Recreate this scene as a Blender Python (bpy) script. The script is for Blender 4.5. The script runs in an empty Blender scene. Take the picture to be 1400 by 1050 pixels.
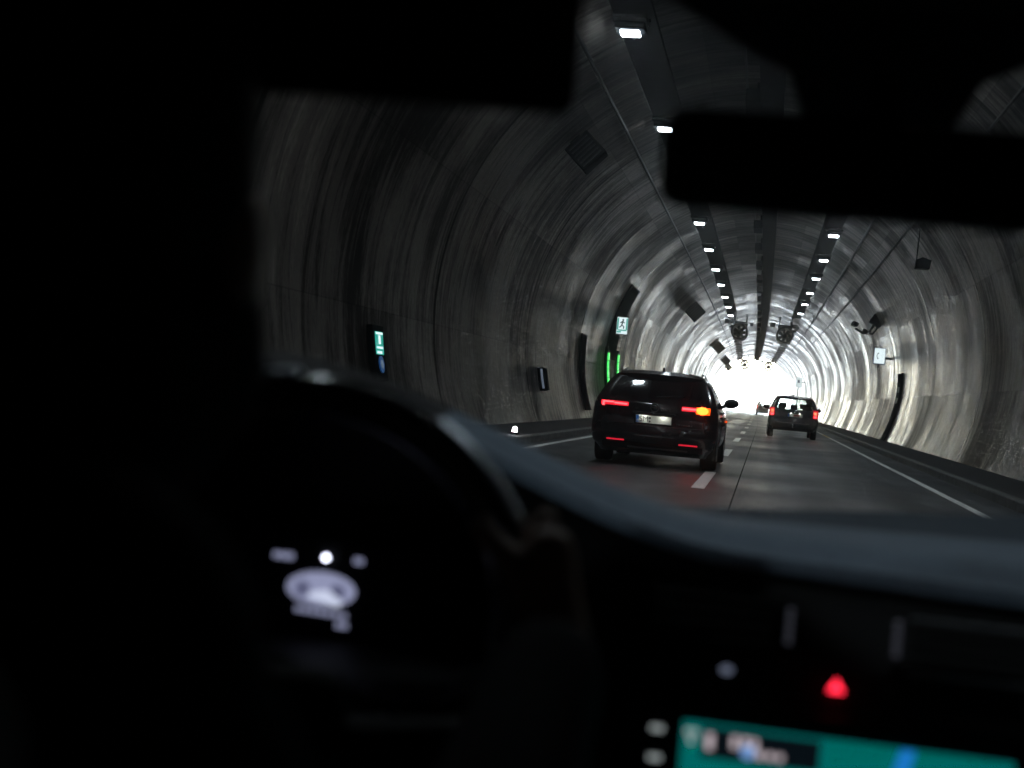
import bpy, bmesh, math, random
from math import sin, cos, pi, radians, sqrt, atan2
from mathutils import Vector, Matrix, Euler

random.seed(7)
scene = bpy.context.scene
COL = scene.collection

# ------------------------------------------------------------------ camera, sky, sun, exposure
EYE = 1.05
cam_data = bpy.data.cameras.new("camera")
cam_data.sensor_width = 36.0
cam_data.lens = 50.0
cam_data.clip_start = 0.02
cam_data.clip_end = 6000.0
cam_data.dof.use_dof = True
cam_data.dof.focus_distance = 45.0
cam_data.dof.aperture_fstop = 3.8
cam = bpy.data.objects.new("camera", cam_data)
COL.objects.link(cam)
cam.location = (0, 0, EYE)
cam.matrix_world = (Matrix.Translation((0, 0, EYE)) @ Matrix.Rotation(radians(10.128), 4, 'Z')
                    @ Matrix.Rotation(radians(90 - 0.058), 4, 'X') @ Matrix.Rotation(radians(5.2), 4, 'Z'))
scene.camera = cam

SUN_EL = radians(48)
SUN_AZ = radians(12)          # from +Y towards +X
world = bpy.data.worlds.new("World")
scene.world = world
world.use_nodes = True
wn = world.node_tree
wn.nodes.clear()
sky = wn.nodes.new("ShaderNodeTexSky")
sky.sky_type = 'NISHITA'
sky.sun_disc = False
sky.sun_elevation = SUN_EL
sky.sun_rotation = SUN_AZ
sky.dust_density = 1.2
bgn = wn.nodes.new("ShaderNodeBackground")
bgn.inputs['Strength'].default_value = 0.15
won = wn.nodes.new("ShaderNodeOutputWorld")
wn.links.new(sky.outputs[0], bgn.inputs[0])
wn.links.new(bgn.outputs[0], won.inputs[0])

sun_d = bpy.data.lights.new("sun", 'SUN')
sun_d.energy = 4.0
sun_d.angle = radians(0.5)
sun_d.color = (1.0, 0.95, 0.88)
sun = bpy.data.objects.new("sun", sun_d)
COL.objects.link(sun)
sdir = Vector((sin(SUN_AZ) * cos(SUN_EL), cos(SUN_AZ) * cos(SUN_EL), sin(SUN_EL)))
sun.rotation_euler = (-sdir).to_track_quat('-Z', 'Y').to_euler()
sun.location = (0, 260, 80)

scene.view_settings.view_transform = 'Standard'
scene.view_settings.look = 'None'
scene.view_settings.gamma = 1.0
scene.view_settings.use_curve_mapping = False
scene.view_settings.exposure = 4.7
scene.cycles.use_denoising = True
scene.cycles.max_bounces = 10
scene.cycles.diffuse_bounces = 5
scene.cycles.glossy_bounces = 2
scene.cycles.transparent_max_bounces = 12
scene.cycles.sample_clamp_indirect = 6.0
scene.cycles.caustics_reflective = True

# ------------------------------------------------------------------ helpers
def tag(o, label=None, cat=None, group=None, kind=None):
    if label: o['label'] = label
    if cat: o['category'] = cat
    if group: o['group'] = group
    if kind: o['kind'] = kind
    return o

def empty(name, loc=(0, 0, 0), rz=0.0, label=None, cat=None, group=None):
    o = bpy.data.objects.new(name, None)
    o.empty_display_size = 0.2
    COL.objects.link(o)
    o.location = loc
    o.rotation_euler = (0, 0, rz)
    return tag(o, label, cat, group)

def copy_tree(o, parent=None):
    c = o.copy()
    COL.objects.link(c)
    c.parent = parent
    for ch in list(o.children):
        copy_tree(ch, c)
    return c

class MB:
    """collects primitive shapes into one mesh"""
    def __init__(self):
        self.bm = bmesh.new()

    def _xf(self, verts, mat):
        if mat is not None:
            bmesh.ops.transform(self.bm, matrix=mat, verts=verts)

    def box(self, c, s, rot=None, bevel=0.0, seg=2):
        r = bmesh.ops.create_cube(self.bm, size=1.0)
        vs = r['verts']
        bmesh.ops.scale(self.bm, vec=s, verts=vs)
        if bevel > 0:
            es = list({e for v in vs for e in v.link_edges})
            rb = bmesh.ops.bevel(self.bm, geom=es, offset=bevel, segments=seg, affect='EDGES', profile=0.5)
            vs = list({v for f in rb['faces'] for v in f.verts} | {v for v in vs if v.is_valid})
        m = Matrix.Translation(c)
        if rot is not None:
            m = m @ (Euler(rot).to_matrix().to_4x4() if not isinstance(rot, Matrix) else rot)
        self._xf(vs, m)
        return self

    def cyl(self, p0, p1, r0, r1=None, n=20, cap=True):
        r1 = r0 if r1 is None else r1
        p0, p1 = Vector(p0), Vector(p1)
        d = p1 - p0
        r = bmesh.ops.create_cone(self.bm, cap_ends=cap, segments=n, radius1=r0, radius2=r1, depth=d.length)
        m = Matrix.Translation((p0 + p1) / 2) @ d.to_track_quat('Z', 'Y').to_matrix().to_4x4()
        self._xf(r['verts'], m)
        return self

    def ball(self, c, r, s=(1, 1, 1), u=20, v=12, rot=None):
        q = bmesh.ops.create_uvsphere(self.bm, u_segments=u, v_segments=v, radius=r)
        m = Matrix.Translation(c)
        if rot is not None:
            m = m @ Euler(rot).to_matrix().to_4x4()
        m = m @ Matrix.Diagonal((s[0], s[1], s[2], 1))
        self._xf(q['verts'], m)
        return self

    def cap(self, p0, p1, r0, r1, n=14):
        """tapered capsule"""
        self.cyl(p0, p1, r0, r1, n)
        self.ball(p0, r0, u=n, v=8)
        self.ball(p1, r1, u=n, v=8)
        return self

    def tube(self, pts, r, n=10, closed=False, flat=1.0):
        pts = [Vector(p) for p in pts]
        rings = []
        L = len(pts)
        for i, p in enumerate(pts):
            if closed:
                t = pts[(i + 1) % L] - pts[i - 1]
            else:
                t = pts[min(i + 1, L - 1)] - pts[max(i - 1, 0)]
            t.normalize()
            up = Vector((0, 0, 1)) if abs(t.z) < 0.95 else Vector((0, 1, 0))
            a = t.cross(up).normalized()
            b = a.cross(t).normalized()
            rr = r[i] if isinstance(r, (list, tuple)) else r
            rings.append([self.bm.verts.new(p + a * rr * cos(2 * pi * k / n) + b * rr * flat * sin(2 * pi * k / n)) for k in range(n)])
        for i in range(L if closed else L - 1):
            A, B = rings[i], rings[(i + 1) % L]
            for k in range(n):
                self.bm.faces.new((A[k], A[(k + 1) % n], B[(k + 1) % n], B[k]))
        if not closed:
            self.bm.faces.new(rings[0][::-1])
            self.bm.faces.new(rings[-1])
        return self

    def grid(self, P, closed_u=False):
        """P[i][j] points -> quads"""
        V = [[self.bm.verts.new(p) for p in row] for row in P]
        nu = len(V)
        for i in range(nu if closed_u else nu - 1):
            A, B = V[i], V[(i + 1) % nu]
            for j in range(len(A) - 1):
                self.bm.faces.new((A[j], A[j + 1], B[j + 1], B[j]))
        return self

    def slab(self, P, Q):
        """two matching grids joined to a closed slab"""
        nu, nv = len(P), len(P[0])
        V = [[self.bm.verts.new(p) for p in r] for r in P]
        W = [[self.bm.verts.new(p) for p in r] for r in Q]
        f = self.bm.faces.new
        for i in range(nu - 1):
            for j in range(nv - 1):
                f((V[i][j], V[i][j + 1], V[i + 1][j + 1], V[i + 1][j]))
                f((W[i][j], W[i + 1][j], W[i + 1][j + 1], W[i][j + 1]))
        for i in range(nu - 1):
            f((V[i][0], V[i + 1][0], W[i + 1][0], W[i][0]))
            f((V[i][-1], W[i][-1], W[i + 1][-1], V[i + 1][-1]))
        for j in range(nv - 1):
            f((V[0][j], W[0][j], W[0][j + 1], V[0][j + 1]))
            f((V[-1][j], V[-1][j + 1], W[-1][j + 1], W[-1][j]))
        return self

    def prism(self, poly, axis, a, b):
        """polygon in the plane normal to axis, extruded from a to b"""
        def mk(p, t):
            return {'x': (t, p[0], p[1]), 'y': (p[0], t, p[1]), 'z': (p[0], p[1], t)}[axis]
        A = [self.bm.verts.new(mk(p, a)) for p in poly]
        B = [self.bm.verts.new(mk(p, b)) for p in poly]
        self.bm.faces.new(A)
        self.bm.faces.new(B[::-1])
        n = len(poly)
        for i in range(n):
            self.bm.faces.new((A[i], B[i], B[(i + 1) % n], A[(i + 1) % n]))
        return self

    def xf(self, m):
        bmesh.ops.transform(self.bm, matrix=m, verts=self.bm.verts[:])
        return self

    def build(self, name, mat, parent=None, smooth=False, loc=None, angle=40, normals=True):
        if normals:
            bmesh.ops.recalc_face_normals(self.bm, faces=self.bm.faces[:])
        me = bpy.data.meshes.new(name)
        self.bm.to_mesh(me)
        self.bm.free()
        me.materials.append(mat)
        if smooth:
            me.polygons.foreach_set('use_smooth', [True] * len(me.polygons))
            if angle is not None:
                me.set_sharp_from_angle(angle=radians(angle))
        o = bpy.data.objects.new(name, me)
        COL.objects.link(o)
        if parent is not None:
            o.parent = parent
        if loc is not None:
            o.location = loc
        return o

def remeshed(mb, name, mat, voxel, parent=None, smooth_it=6):
    """fuse overlapping primitives into one continuous surface"""
    o = mb.build(name, mat, None)
    md = o.modifiers.new("fuse", 'REMESH')
    md.mode = 'VOXEL'
    md.voxel_size = voxel
    md.use_smooth_shade = True
    ms = o.modifiers.new("soft", 'SMOOTH')
    ms.factor = 0.5
    ms.iterations = smooth_it
    dg = bpy.context.evaluated_depsgraph_get()
    me = bpy.data.meshes.new_from_object(o.evaluated_get(dg))
    old = o.data
    o.modifiers.clear()
    o.data = me
    bpy.data.meshes.remove(old)
    me.name = name
    if not me.materials:
        me.materials.append(mat)
    me.polygons.foreach_set('use_smooth', [True] * len(me.polygons))
    if parent is not None:
        o.parent = parent
    return o

def text_mesh(mb, s, size, m, depth=0.002):
    cu = bpy.data.curves.new("letters", 'FONT')
    cu.body = s
    cu.size = size
    cu.extrude = depth
    cu.align_x = 'CENTER'
    cu.align_y = 'CENTER'
    o = bpy.data.objects.new("letters", cu)
    COL.objects.link(o)
    dg = bpy.context.evaluated_depsgraph_get()
    me = bpy.data.meshes.new_from_object(o.evaluated_get(dg))
    me.transform(m)
    mb.bm.from_mesh(me)
    bpy.data.objects.remove(o)
    bpy.data.curves.remove(cu)
    bpy.data.meshes.remove(me)

RR = 5.5
A0, A1 = -27.0, 207.0
# ------------------------------------------------------------------ materials
def mat(name, col, rough=0.5, metal=0.0, spec=0.5, coat=0.0, noise=0.0, nscale=20.0, bump=0.0, rvar=0.0):
    m = bpy.data.materials.new(name)
    m.use_nodes = True
    nt = m.node_tree
    b = nt.nodes['Principled BSDF']
    b.inputs['Base Color'].default_value = (*col, 1)
    b.inputs['Roughness'].default_value = rough
    b.inputs['Metallic'].default_value = metal
    b.inputs['Specular IOR Level'].default_value = spec
    b.inputs['Coat Weight'].default_value = coat
    b.inputs['Coat Roughness'].default_value = 0.06
    if noise > 0 or bump > 0 or rvar > 0:
        tc = nt.nodes.new('ShaderNodeTexCoord')
        nz = nt.nodes.new('ShaderNodeTexNoise')
        nz.inputs['Scale'].default_value = nscale
        nz.inputs['Detail'].default_value = 6
        nt.links.new(tc.outputs['Object'], nz.inputs['Vector'])
        if noise > 0:
            r = nt.nodes.new('ShaderNodeValToRGB')
            r.color_ramp.elements[0].position = 0.3
            r.color_ramp.elements[1].position = 0.72
            r.color_ramp.elements[0].color = (*[c * (1 - noise) for c in col], 1)
            r.color_ramp.elements[1].color = (*[min(1, c * (1 + noise)) for c in col], 1)
            nt.links.new(nz.outputs['Fac'], r.inputs[0])
            nt.links.new(r.outputs[0], b.inputs['Base Color'])
        if rvar > 0:
            mr = nt.nodes.new('ShaderNodeMapRange')
            mr.inputs['From Min'].default_value = 0.3
            mr.inputs['From Max'].default_value = 0.7
            mr.inputs['To Min'].default_value = max(0.02, rough - rvar)
            mr.inputs['To Max'].default_value = min(1, rough + rvar)
            nt.links.new(nz.outputs['Fac'], mr.inputs['Value'])
            nt.links.new(mr.outputs[0], b.inputs['Roughness'])
        if bump > 0:
            bp = nt.nodes.new('ShaderNodeBump')
            bp.inputs['Strength'].default_value = bump
            bp.inputs['Distance'].default_value = 0.01
            nt.links.new(nz.outputs['Fac'], bp.inputs['Height'])
            nt.links.new(bp.outputs[0], b.inputs['Normal'])
    return m

EMK = 0.21      # lamp strengths below were balanced three stops brighter
def emit(name, col, strength, base=(0.02, 0.02, 0.02)):
    m = bpy.data.materials.new(name)
    m.use_nodes = True
    b = m.node_tree.nodes['Principled BSDF']
    b.inputs['Base Color'].default_value = (*base, 1)
    b.inputs['Roughness'].default_value = 0.3
    b.inputs['Emission Color'].default_value = (*col, 1)
    b.inputs['Emission Strength'].default_value = strength * EMK
    return m

def clear_glass(name, tint=(0.9, 0.95, 0.95), scatter=0.0, scatter_rough=0.1, gloss=1.0):
    m = bpy.data.materials.new(name)
    m.use_nodes = True
    nt = m.node_tree
    nt.nodes.remove(nt.nodes['Principled BSDF'])
    out = nt.nodes['Material Output']
    tr = nt.nodes.new('ShaderNodeBsdfTransparent')
    tr.inputs[0].default_value = (*tint, 1)
    gl = nt.nodes.new('ShaderNodeBsdfGlossy')
    gl.inputs['Roughness'].default_value = 0.03
    lw = nt.nodes.new('ShaderNodeLayerWeight')      # same from both sides of the thin pane
    pw = nt.nodes.new('ShaderNodeMath'); pw.operation = 'POWER'; pw.inputs[1].default_value = 5.0
    nt.links.new(lw.outputs['Facing'], pw.inputs[0])
    mul = nt.nodes.new('ShaderNodeMath'); mul.operation = 'MULTIPLY_ADD'
    mul.inputs[1].default_value = 0.85 * gloss
    mul.inputs[2].default_value = 0.05 * gloss
    nt.links.new(pw.outputs[0], mul.inputs[0])
    mx = nt.nodes.new('ShaderNodeMixShader')
    nt.links.new(mul.outputs[0], mx.inputs[0])
    nt.links.new(gl.outputs[0], mx.inputs[2])
    if scatter > 0:
        rf = nt.nodes.new('ShaderNodeBsdfRefraction')
        rf.inputs['IOR'].default_value = 1.02
        rf.inputs['Roughness'].default_value = scatter_rough
        m2 = nt.nodes.new('ShaderNodeMixShader')
        m2.inputs[0].default_value = scatter
        nt.links.new(tr.outputs[0], m2.inputs[1])
        nt.links.new(rf.outputs[0], m2.inputs[2])
        nt.links.new(m2.outputs[0], mx.inputs[1])
    else:
        nt.links.new(tr.outputs[0], mx.inputs[1])
    nt.links.new(mx.outputs[0], out.inputs[0])
    return m

def lining_material():
    """bare concrete lining: streaks of tyre film and wash marks that run round the bore, tone steps between cast bays"""
    m = bpy.data.materials.new("concrete_lining")
    m.use_nodes = True
    nt = m.node_tree
    L = nt.links.new
    b = nt.nodes['Principled BSDF']
    b.inputs['Specular Tint'].default_value = (1.0, 0.86, 0.74, 1)
    uv = nt.nodes.new('ShaderNodeUVMap'); uv.uv_map = "bore"
    def mapping(sx, sy, off=(0, 0, 0)):
        mp = nt.nodes.new('ShaderNodeMapping')
        mp.inputs['Scale'].default_value = (sx, sy, 1)
        mp.inputs['Location'].default_value = off
        L(uv.outputs[0], mp.inputs['Vector'])
        return mp
    def noise(mp, detail=5, rough=0.6, dist=0.0):
        n = nt.nodes.new('ShaderNodeTexNoise')
        n.noise_dimensions = '2D'
        n.inputs['Scale'].default_value = 1.0
        n.inputs['Detail'].default_value = detail
        n.inputs['Roughness'].default_value = rough
        n.inputs['Distortion'].default_value = dist
        L(mp.outputs[0], n.inputs['Vector'])
        return n
    def math_(op, a, c):
        n = nt.nodes.new('ShaderNodeMath'); n.operation = op
        for i, q in enumerate((a, c)):
            if isinstance(q, (int, float)): n.inputs[i].default_value = q
            else: L(q, n.inputs[i])
        return n.outputs[0]
    def rng(v, a, c, d, e):
        n = nt.nodes.new('ShaderNodeMapRange')
        for k, q in zip(('From Min', 'From Max', 'To Min', 'To Max'), (a, c, d, e)): n.inputs[k].default_value = q
        L(v, n.inputs['Value'])
        return n.outputs[0]
    fine = noise(mapping(3.6, 0.34), 6, 0.74, 0.5)       # narrow streaks round the bore
    wide = noise(mapping(0.62, 0.16, (13, 5, 0)), 4, 0.6, 0.3)
    dirt = noise(mapping(0.16, 0.22, (3, 9, 0)), 5, 0.6)
    grit = noise(mapping(14, 9), 3, 0.6)
    # cast bays 2.5 m long, 2.6 m of arc high, each with a tone of its own
    sep = nt.nodes.new('ShaderNodeSeparateXYZ'); L(uv.outputs[0], sep.inputs[0])
    fu = math_('FLOOR', math_('DIVIDE', sep.outputs[0], 2.5), 0)
    fv = math_('FLOOR', math_('DIVIDE', math_('ADD', sep.outputs[1], 0.55), 2.6), 0)
    cmb = nt.nodes.new('ShaderNodeCombineXYZ'); L(fu, cmb.inputs[0]); L(fv, cmb.inputs[1])
    wnz = nt.nodes.new('ShaderNodeTexWhiteNoise'); wnz.noise_dimensions = '2D'; L(cmb.outputs[0], wnz.inputs['Vector'])
    # dark construction joints: rings every 10 m, three lines along the bore
    ju = math_('ABSOLUTE', math_('SUBTRACT', math_('FRACT', math_('DIVIDE', sep.outputs[0], 10.0), 0), 0.5), 0)
    jring = rng(ju, 0.004, 0.010, 0.2, 1.0)
    fr_ = nt.nodes.new('ShaderNodeTexWhiteNoise'); fr_.noise_dimensions = '1D'
    L(math_('FLOOR', math_('DIVIDE', math_('ADD', sep.outputs[0], 5.0), 10.0), 0), fr_.inputs['W'])
    jv = math_('ABSOLUTE', math_('SUBTRACT', math_('FRACT', math_('DIVIDE', math_('ADD', sep.outputs[1], 0.55), 2.6), 0), 0.5), 0)
    jline = rng(jv, 0.494, 0.5, 1.0, 0.55)
    # soot gathers on the crown
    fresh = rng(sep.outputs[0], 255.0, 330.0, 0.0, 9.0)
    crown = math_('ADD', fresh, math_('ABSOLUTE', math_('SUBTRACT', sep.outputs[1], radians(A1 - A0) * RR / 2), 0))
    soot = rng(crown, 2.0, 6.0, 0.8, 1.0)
    v = math_('ADD', math_('MULTIPLY', rng(fine.outputs['Fac'], 0.32, 0.7, 0, 1), 0.46), math_('MULTIPLY', rng(wide.outputs['Fac'], 0.3, 0.7, 0, 1), 0.26))
    v = math_('ADD', v, rng(fr_.outputs['Value'], 0, 1, 0.02, 0.17))
    v = math_('ADD', v, math_('MULTIPLY', rng(dirt.outputs['Fac'], 0.3, 0.7, -0.5, 0.5), 0.42))
    v = math_('ADD', v, math_('MULTIPLY', rng(grit.outputs['Fac'], 0.3, 0.7, -0.5, 0.5), 0.12))
    v = math_('ADD', v, rng(wnz.outputs['Value'], 0, 1, -0.13, 0.13))
    ramp = nt.nodes.new('ShaderNodeValToRGB')
    ramp.color_ramp.elements[0].position = 0.12
    ramp.color_ramp.elements[0].color = (0.022, 0.020, 0.019, 1)
    ramp.color_ramp.elements[1].position = 0.9
    ramp.color_ramp.elements[1].color = (0.27, 0.243, 0.218, 1)
    e = ramp.color_ramp.elements.new(0.5); e.color = (0.10, 0.089, 0.080, 1)
    L(v, ramp.inputs[0])
    mx = nt.nodes.new('ShaderNodeMixRGB'); mx.blend_type = 'MULTIPLY'; mx.inputs[0].default_value = 1
    L(ramp.outputs[0], mx.inputs[1])
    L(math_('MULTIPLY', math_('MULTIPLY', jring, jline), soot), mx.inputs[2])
    L(mx.outputs[0], b.inputs['Base Color'])
    L(math_('ADD', rng(v, 0.2, 0.9, 0.41, 0.14), rng(crown, 1.5, 6.5, 0.14, 0.0)), b.inputs['Roughness'])
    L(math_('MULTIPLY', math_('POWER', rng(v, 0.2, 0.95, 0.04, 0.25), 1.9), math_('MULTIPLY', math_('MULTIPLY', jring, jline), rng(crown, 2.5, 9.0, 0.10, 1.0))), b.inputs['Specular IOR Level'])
    h = math_('ADD', math_('MULTIPLY', fine.outputs['Fac'], 0.0075), math_('MULTIPLY', wide.outputs['Fac'], 0.007))
    h = math_('ADD', h, math_('MULTIPLY', jring, 0.01))
    bp = nt.nodes.new('ShaderNodeBump')
    bp.inputs['Strength'].default_value = 0.45
    bp.inputs['Distance'].default_value = 1.0
    L(h, bp.inputs['Height'])
    L(bp.outputs[0], b.inputs['Normal'])
    return m

def road_material():
    m = bpy.data.materials.new("asphalt")
    m.use_nodes = True
    nt = m.node_tree
    L = nt.links.new
    b = nt.nodes['Principled BSDF']
    tc = nt.nodes.new('ShaderNodeTexCoord')
    def noise(scale, detail=5, sc=(1, 1, 1)):
        mp = nt.nodes.new('ShaderNodeMapping'); mp.inputs['Scale'].default_value = sc
        L(tc.outputs['Object'], mp.inputs[0])
        n = nt.nodes.new('ShaderNodeTexNoise'); n.inputs['Scale'].default_value = scale; n.inputs['Detail'].default_value = detail
        L(mp.outputs[0], n.inputs['Vector'])
        return n
    n1 = noise(60, 4)
    n2 = noise(0.9, 5, (1.6, 0.10, 1))   # worn wheel tracks along the lane
    n3 = noise(0.5, 4, (0.7, 0.45, 1))
    r = nt.nodes.new('ShaderNodeValToRGB')
    r.color_ramp.elements[0].position = 0.36; r.color_ramp.elements[0].color = (0.024, 0.026, 0.029, 1)
    r.color_ramp.elements[1].position = 0.64; r.color_ramp.elements[1].color = (0.088, 0.092, 0.098, 1)
    a = nt.nodes.new('ShaderNodeMath'); a.operation = 'ADD'
    s1 = nt.nodes.new('ShaderNodeMath'); s1.operation = 'MULTIPLY'; s1.inputs[1].default_value = 0.35; L(n1.outputs['Fac'], s1.inputs[0])
    s2 = nt.nodes.new('ShaderNodeMath'); s2.operation = 'MULTIPLY'; s2.inputs[1].default_value = 0.65; L(n2.outputs['Fac'], s2.inputs[0])
    L(s1.outputs[0], a.inputs[0]); L(s2.outputs[0], a.inputs[1])
    L(a.outputs[0], r.inputs[0]); L(r.outputs[0], b.inputs['Base Color'])
    mr = nt.nodes.new('ShaderNodeMapRange')
    mr.inputs['From Min'].default_value = 0.35; mr.inputs['From Max'].default_value = 0.65
    mr.inputs['To Min'].default_value = 0.38; mr.inputs['To Max'].default_value = 0.60
    sx = nt.nodes.new('ShaderNodeSeparateXYZ'); L(tc.outputs['Object'], sx.inputs[0])
    def m_(op, a, c=0.0):
        q = nt.nodes.new('ShaderNodeMath'); q.operation = op
        for i, w in enumerate((a, c)):
            if isinstance(w, (int, float)): q.inputs[i].default_value = w
            else: L(w, q.inputs[i])
        return q.outputs[0]
    d = m_('MINIMUM', m_('ABSOLUTE', m_('SUBTRACT', sx.outputs[0], 0.95)), m_('ABSOLUTE', m_('ADD', sx.outputs[0], 2.25)))
    tr = nt.nodes.new('ShaderNodeMapRange')
    tr.interpolation_type = 'SMOOTHSTEP'
    tr.inputs['From Min'].default_value = 0.42; tr.inputs['From Max'].default_value = 0.12
    L(m_('ABSOLUTE', m_('SUBTRACT', d, 0.75)), tr.inputs['Value'])
    L(n3.outputs['Fac'], mr.inputs['Value'])
    L(m_('SUBTRACT', mr.outputs[0], m_('MULTIPLY', tr.outputs[0], 0.10)), b.inputs['Roughness'])
    L(m_('ADD', a.outputs[0], m_('MULTIPLY', m_('MULTIPLY', tr.outputs[0], n2.outputs['Fac']), -0.16)), r.inputs[0])
    bp = nt.nodes.new('ShaderNodeBump'); bp.inputs['Strength'].default_value = 0.35; bp.inputs['Distance'].default_value = 0.01
    L(n1.outputs['Fac'], bp.inputs['Height']); L(bp.outputs[0], b.inputs['Normal'])
    b.inputs['Specular IOR Level'].default_value = 0.36
    return m

M = {}
M['lining'] = lining_material()
M['road'] = road_material()
M['walk'] = mat("walkway_asphalt", (0.035, 0.035, 0.036), 0.8, spec=0.25, noise=0.4, nscale=9, bump=0.3)
M['kerb'] = mat("kerb_concrete", (0.13, 0.13, 0.125), 0.75, spec=0.3, noise=0.3, nscale=6)
M['paint'] = mat("road_paint", (0.82, 0.83, 0.80), 0.6, noise=0.18, nscale=14)
M['yellow'] = mat("yellow_paint", (0.65, 0.42, 0.06), 0.5, noise=0.15, nscale=14)
M['seam'] = mat("bitumen_seam", (0.038, 0.039, 0.040), 0.9, spec=0.05, noise=0.3, nscale=20)
M['ground'] = mat("ground_gravel", (0.30, 0.29, 0.26), 0.9, noise=0.3, nscale=0.4)
M['dark_metal'] = mat("dark_metal", (0.030, 0.032, 0.036), 0.5, metal=0.3, noise=0.35, nscale=6, rvar=0.15)
M['sooty'] = mat("sooty_steel", (0.010, 0.011, 0.013), 1.0, spec=0.0, noise=0.4, nscale=4)
M['grey_metal'] = mat("grey_metal", (0.22, 0.23, 0.24), 0.45, metal=0.6, noise=0.2, nscale=8)
M['cable'] = mat("cable_sheath", (0.018, 0.018, 0.02), 0.6, spec=0.3, noise=0.3, nscale=10)
M['lamp'] = emit("lamp_light", (0.88, 0.96, 1.0), 9.0, (0.6, 0.6, 0.6))
M['lamp_off'] = mat("lamp_cover_unlit", (0.10, 0.10, 0.11), 0.3, noise=0.2, nscale=5)
M['white_sign'] = emit("lit_sign_white", (0.86, 0.97, 1.0), 0.22, (0.7, 0.7, 0.7))
M['green_sign'] = emit("lit_sign_green", (0.02, 0.42, 0.33), 0.16, (0.02, 0.3, 0.2))
M['dark_green'] = mat("sign_green_print", (0.0, 0.06, 0.045), 0.5, noise=0.1)
M['blue_sign'] = emit("lit_sign_blue", (0.02, 0.10, 0.30), 0.07, (0.02, 0.08, 0.3))
M['blue_paint'] = mat("blue_print", (0.02, 0.06, 0.25), 0.5, noise=0.1)
M['black_print'] = mat("black_print", (0.01, 0.012, 0.02), 0.5, noise=0.1)
M['green_led'] = emit("green_led", (0.08, 1.0, 0.16), 0.26)
M['marker'] = emit("marker_light", (1.0, 0.95, 1.0), 8.0)
M['blue_spill'] = emit("blue_lamp", (0.35, 0.5, 1.0), 6.0)

# ------------------------------------------------------------------ tunnel geometry
XC, ZC, RR = -0.5, 2.35, 5.5
EXIT = 205.0
BACK = -70.0
def bend(y):
    return -5.5e-5 * max(0.0, y - 50.0) ** 2
def axis(y):
    return XC + bend(y)
def on_bore(a_deg, y, off=0.0):
    a = radians(a_deg)
    r = RR - off
    return Vector((axis(y) + r * cos(a), y, ZC + r * sin(a)))
def ysteps(a, b, step):
    n = max(1, int(math.ceil((b - a) / step)))
    return [a + (b - a) * i / n for i in range(n + 1)]

A0, A1 = -27.0, 207.0
def build_tunnel():
    root = empty("tunnel", (0, 0, 0), 0, "round concrete road tunnel with streaked dirty walls, open to daylight at its far end", "tunnel")
    mb = MB()
    na = 96
    ys = ysteps(BACK, EXIT, 2.5)
    V = [[mb.bm.verts.new(on_bore(A0 + (A1 - A0) * j / na, y)) for j in range(na + 1)] for y in ys]
    uvl = mb.bm.loops.layers.uv.new("bore")
    for i in range(len(ys) - 1):
        for j in range(na):
            f = mb.bm.faces.new((V[i][j], V[i + 1][j], V[i + 1][j + 1], V[i][j + 1]))
            for lp, (ii, jj) in zip(f.loops, ((i, j), (i + 1, j), (i + 1, j + 1), (i, j + 1))):
                lp[uvl].uv = (ys[ii] + 200, radians((A1 - A0) * jj / na) * RR)
    o = mb.build("lining", M['lining'], root, smooth=True, angle=None, normals=False)
    # outside shell gives the portal rim its thickness
    mb = MB()
    rim = []
    for y, off in ((EXIT - 0.3, -0.02), (EXIT + 1.2, -0.02), (EXIT + 1.2, -0.75), (EXIT - 0.3, -0.75)):
        rim.append([on_bore(A0 + (A1 - A0) * j / 48, y, off) for j in range(49)])
    mb.grid(rim, closed_u=True)
    mb.build("portal_rim", M['kerb'], root, smooth=True, angle=30)
    mb = MB()
    ring = [on_bore(A0 + (A1 - A0) * j / 48, BACK + 0.05) for j in range(49)]
    mb.bm.faces.new([mb.bm.verts.new(p) for p in ring])
    mb.build("light_stop_cap", M['sooty'], root)  # unseen cap added behind the camera to keep sky light out
    # outer earth cover so no sky leaks round the lining
    return root
build_tunnel()

def strip(name, m, x0, x1, z, y0, y1, kind='structure', step=4.0, parent=None):
    mb = MB()
    ys = ysteps(y0, y1, step)
    mb.grid([[(x0 + bend(y), y, z), (x1 + bend(y), y, z)] for y in ys])
    o = mb.build(name, m, parent, normals=False)
    for p in o.data.polygons:
        pass
    if o.data.polygons and o.data.polygons[0].normal.z < 0:
        o.data.flip_normals()
    if kind: o['kind'] = kind
    return o

# ground beyond the portal, road, walkways
g = MB()
g.grid([[(-500, EXIT - 1, -0.02), (500, EXIT - 1, -0.02)], [(-500, 1200, -0.02), (500, 1200, -0.02)]])
go = g.build("ground", M['ground']); go['kind'] = 'structure'
if go.data.polygons[0].normal.z < 0: go.data.flip_normals()
strip("road", M['road'], -4.05, 3.25, 0.0, BACK, 420.0)

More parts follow.
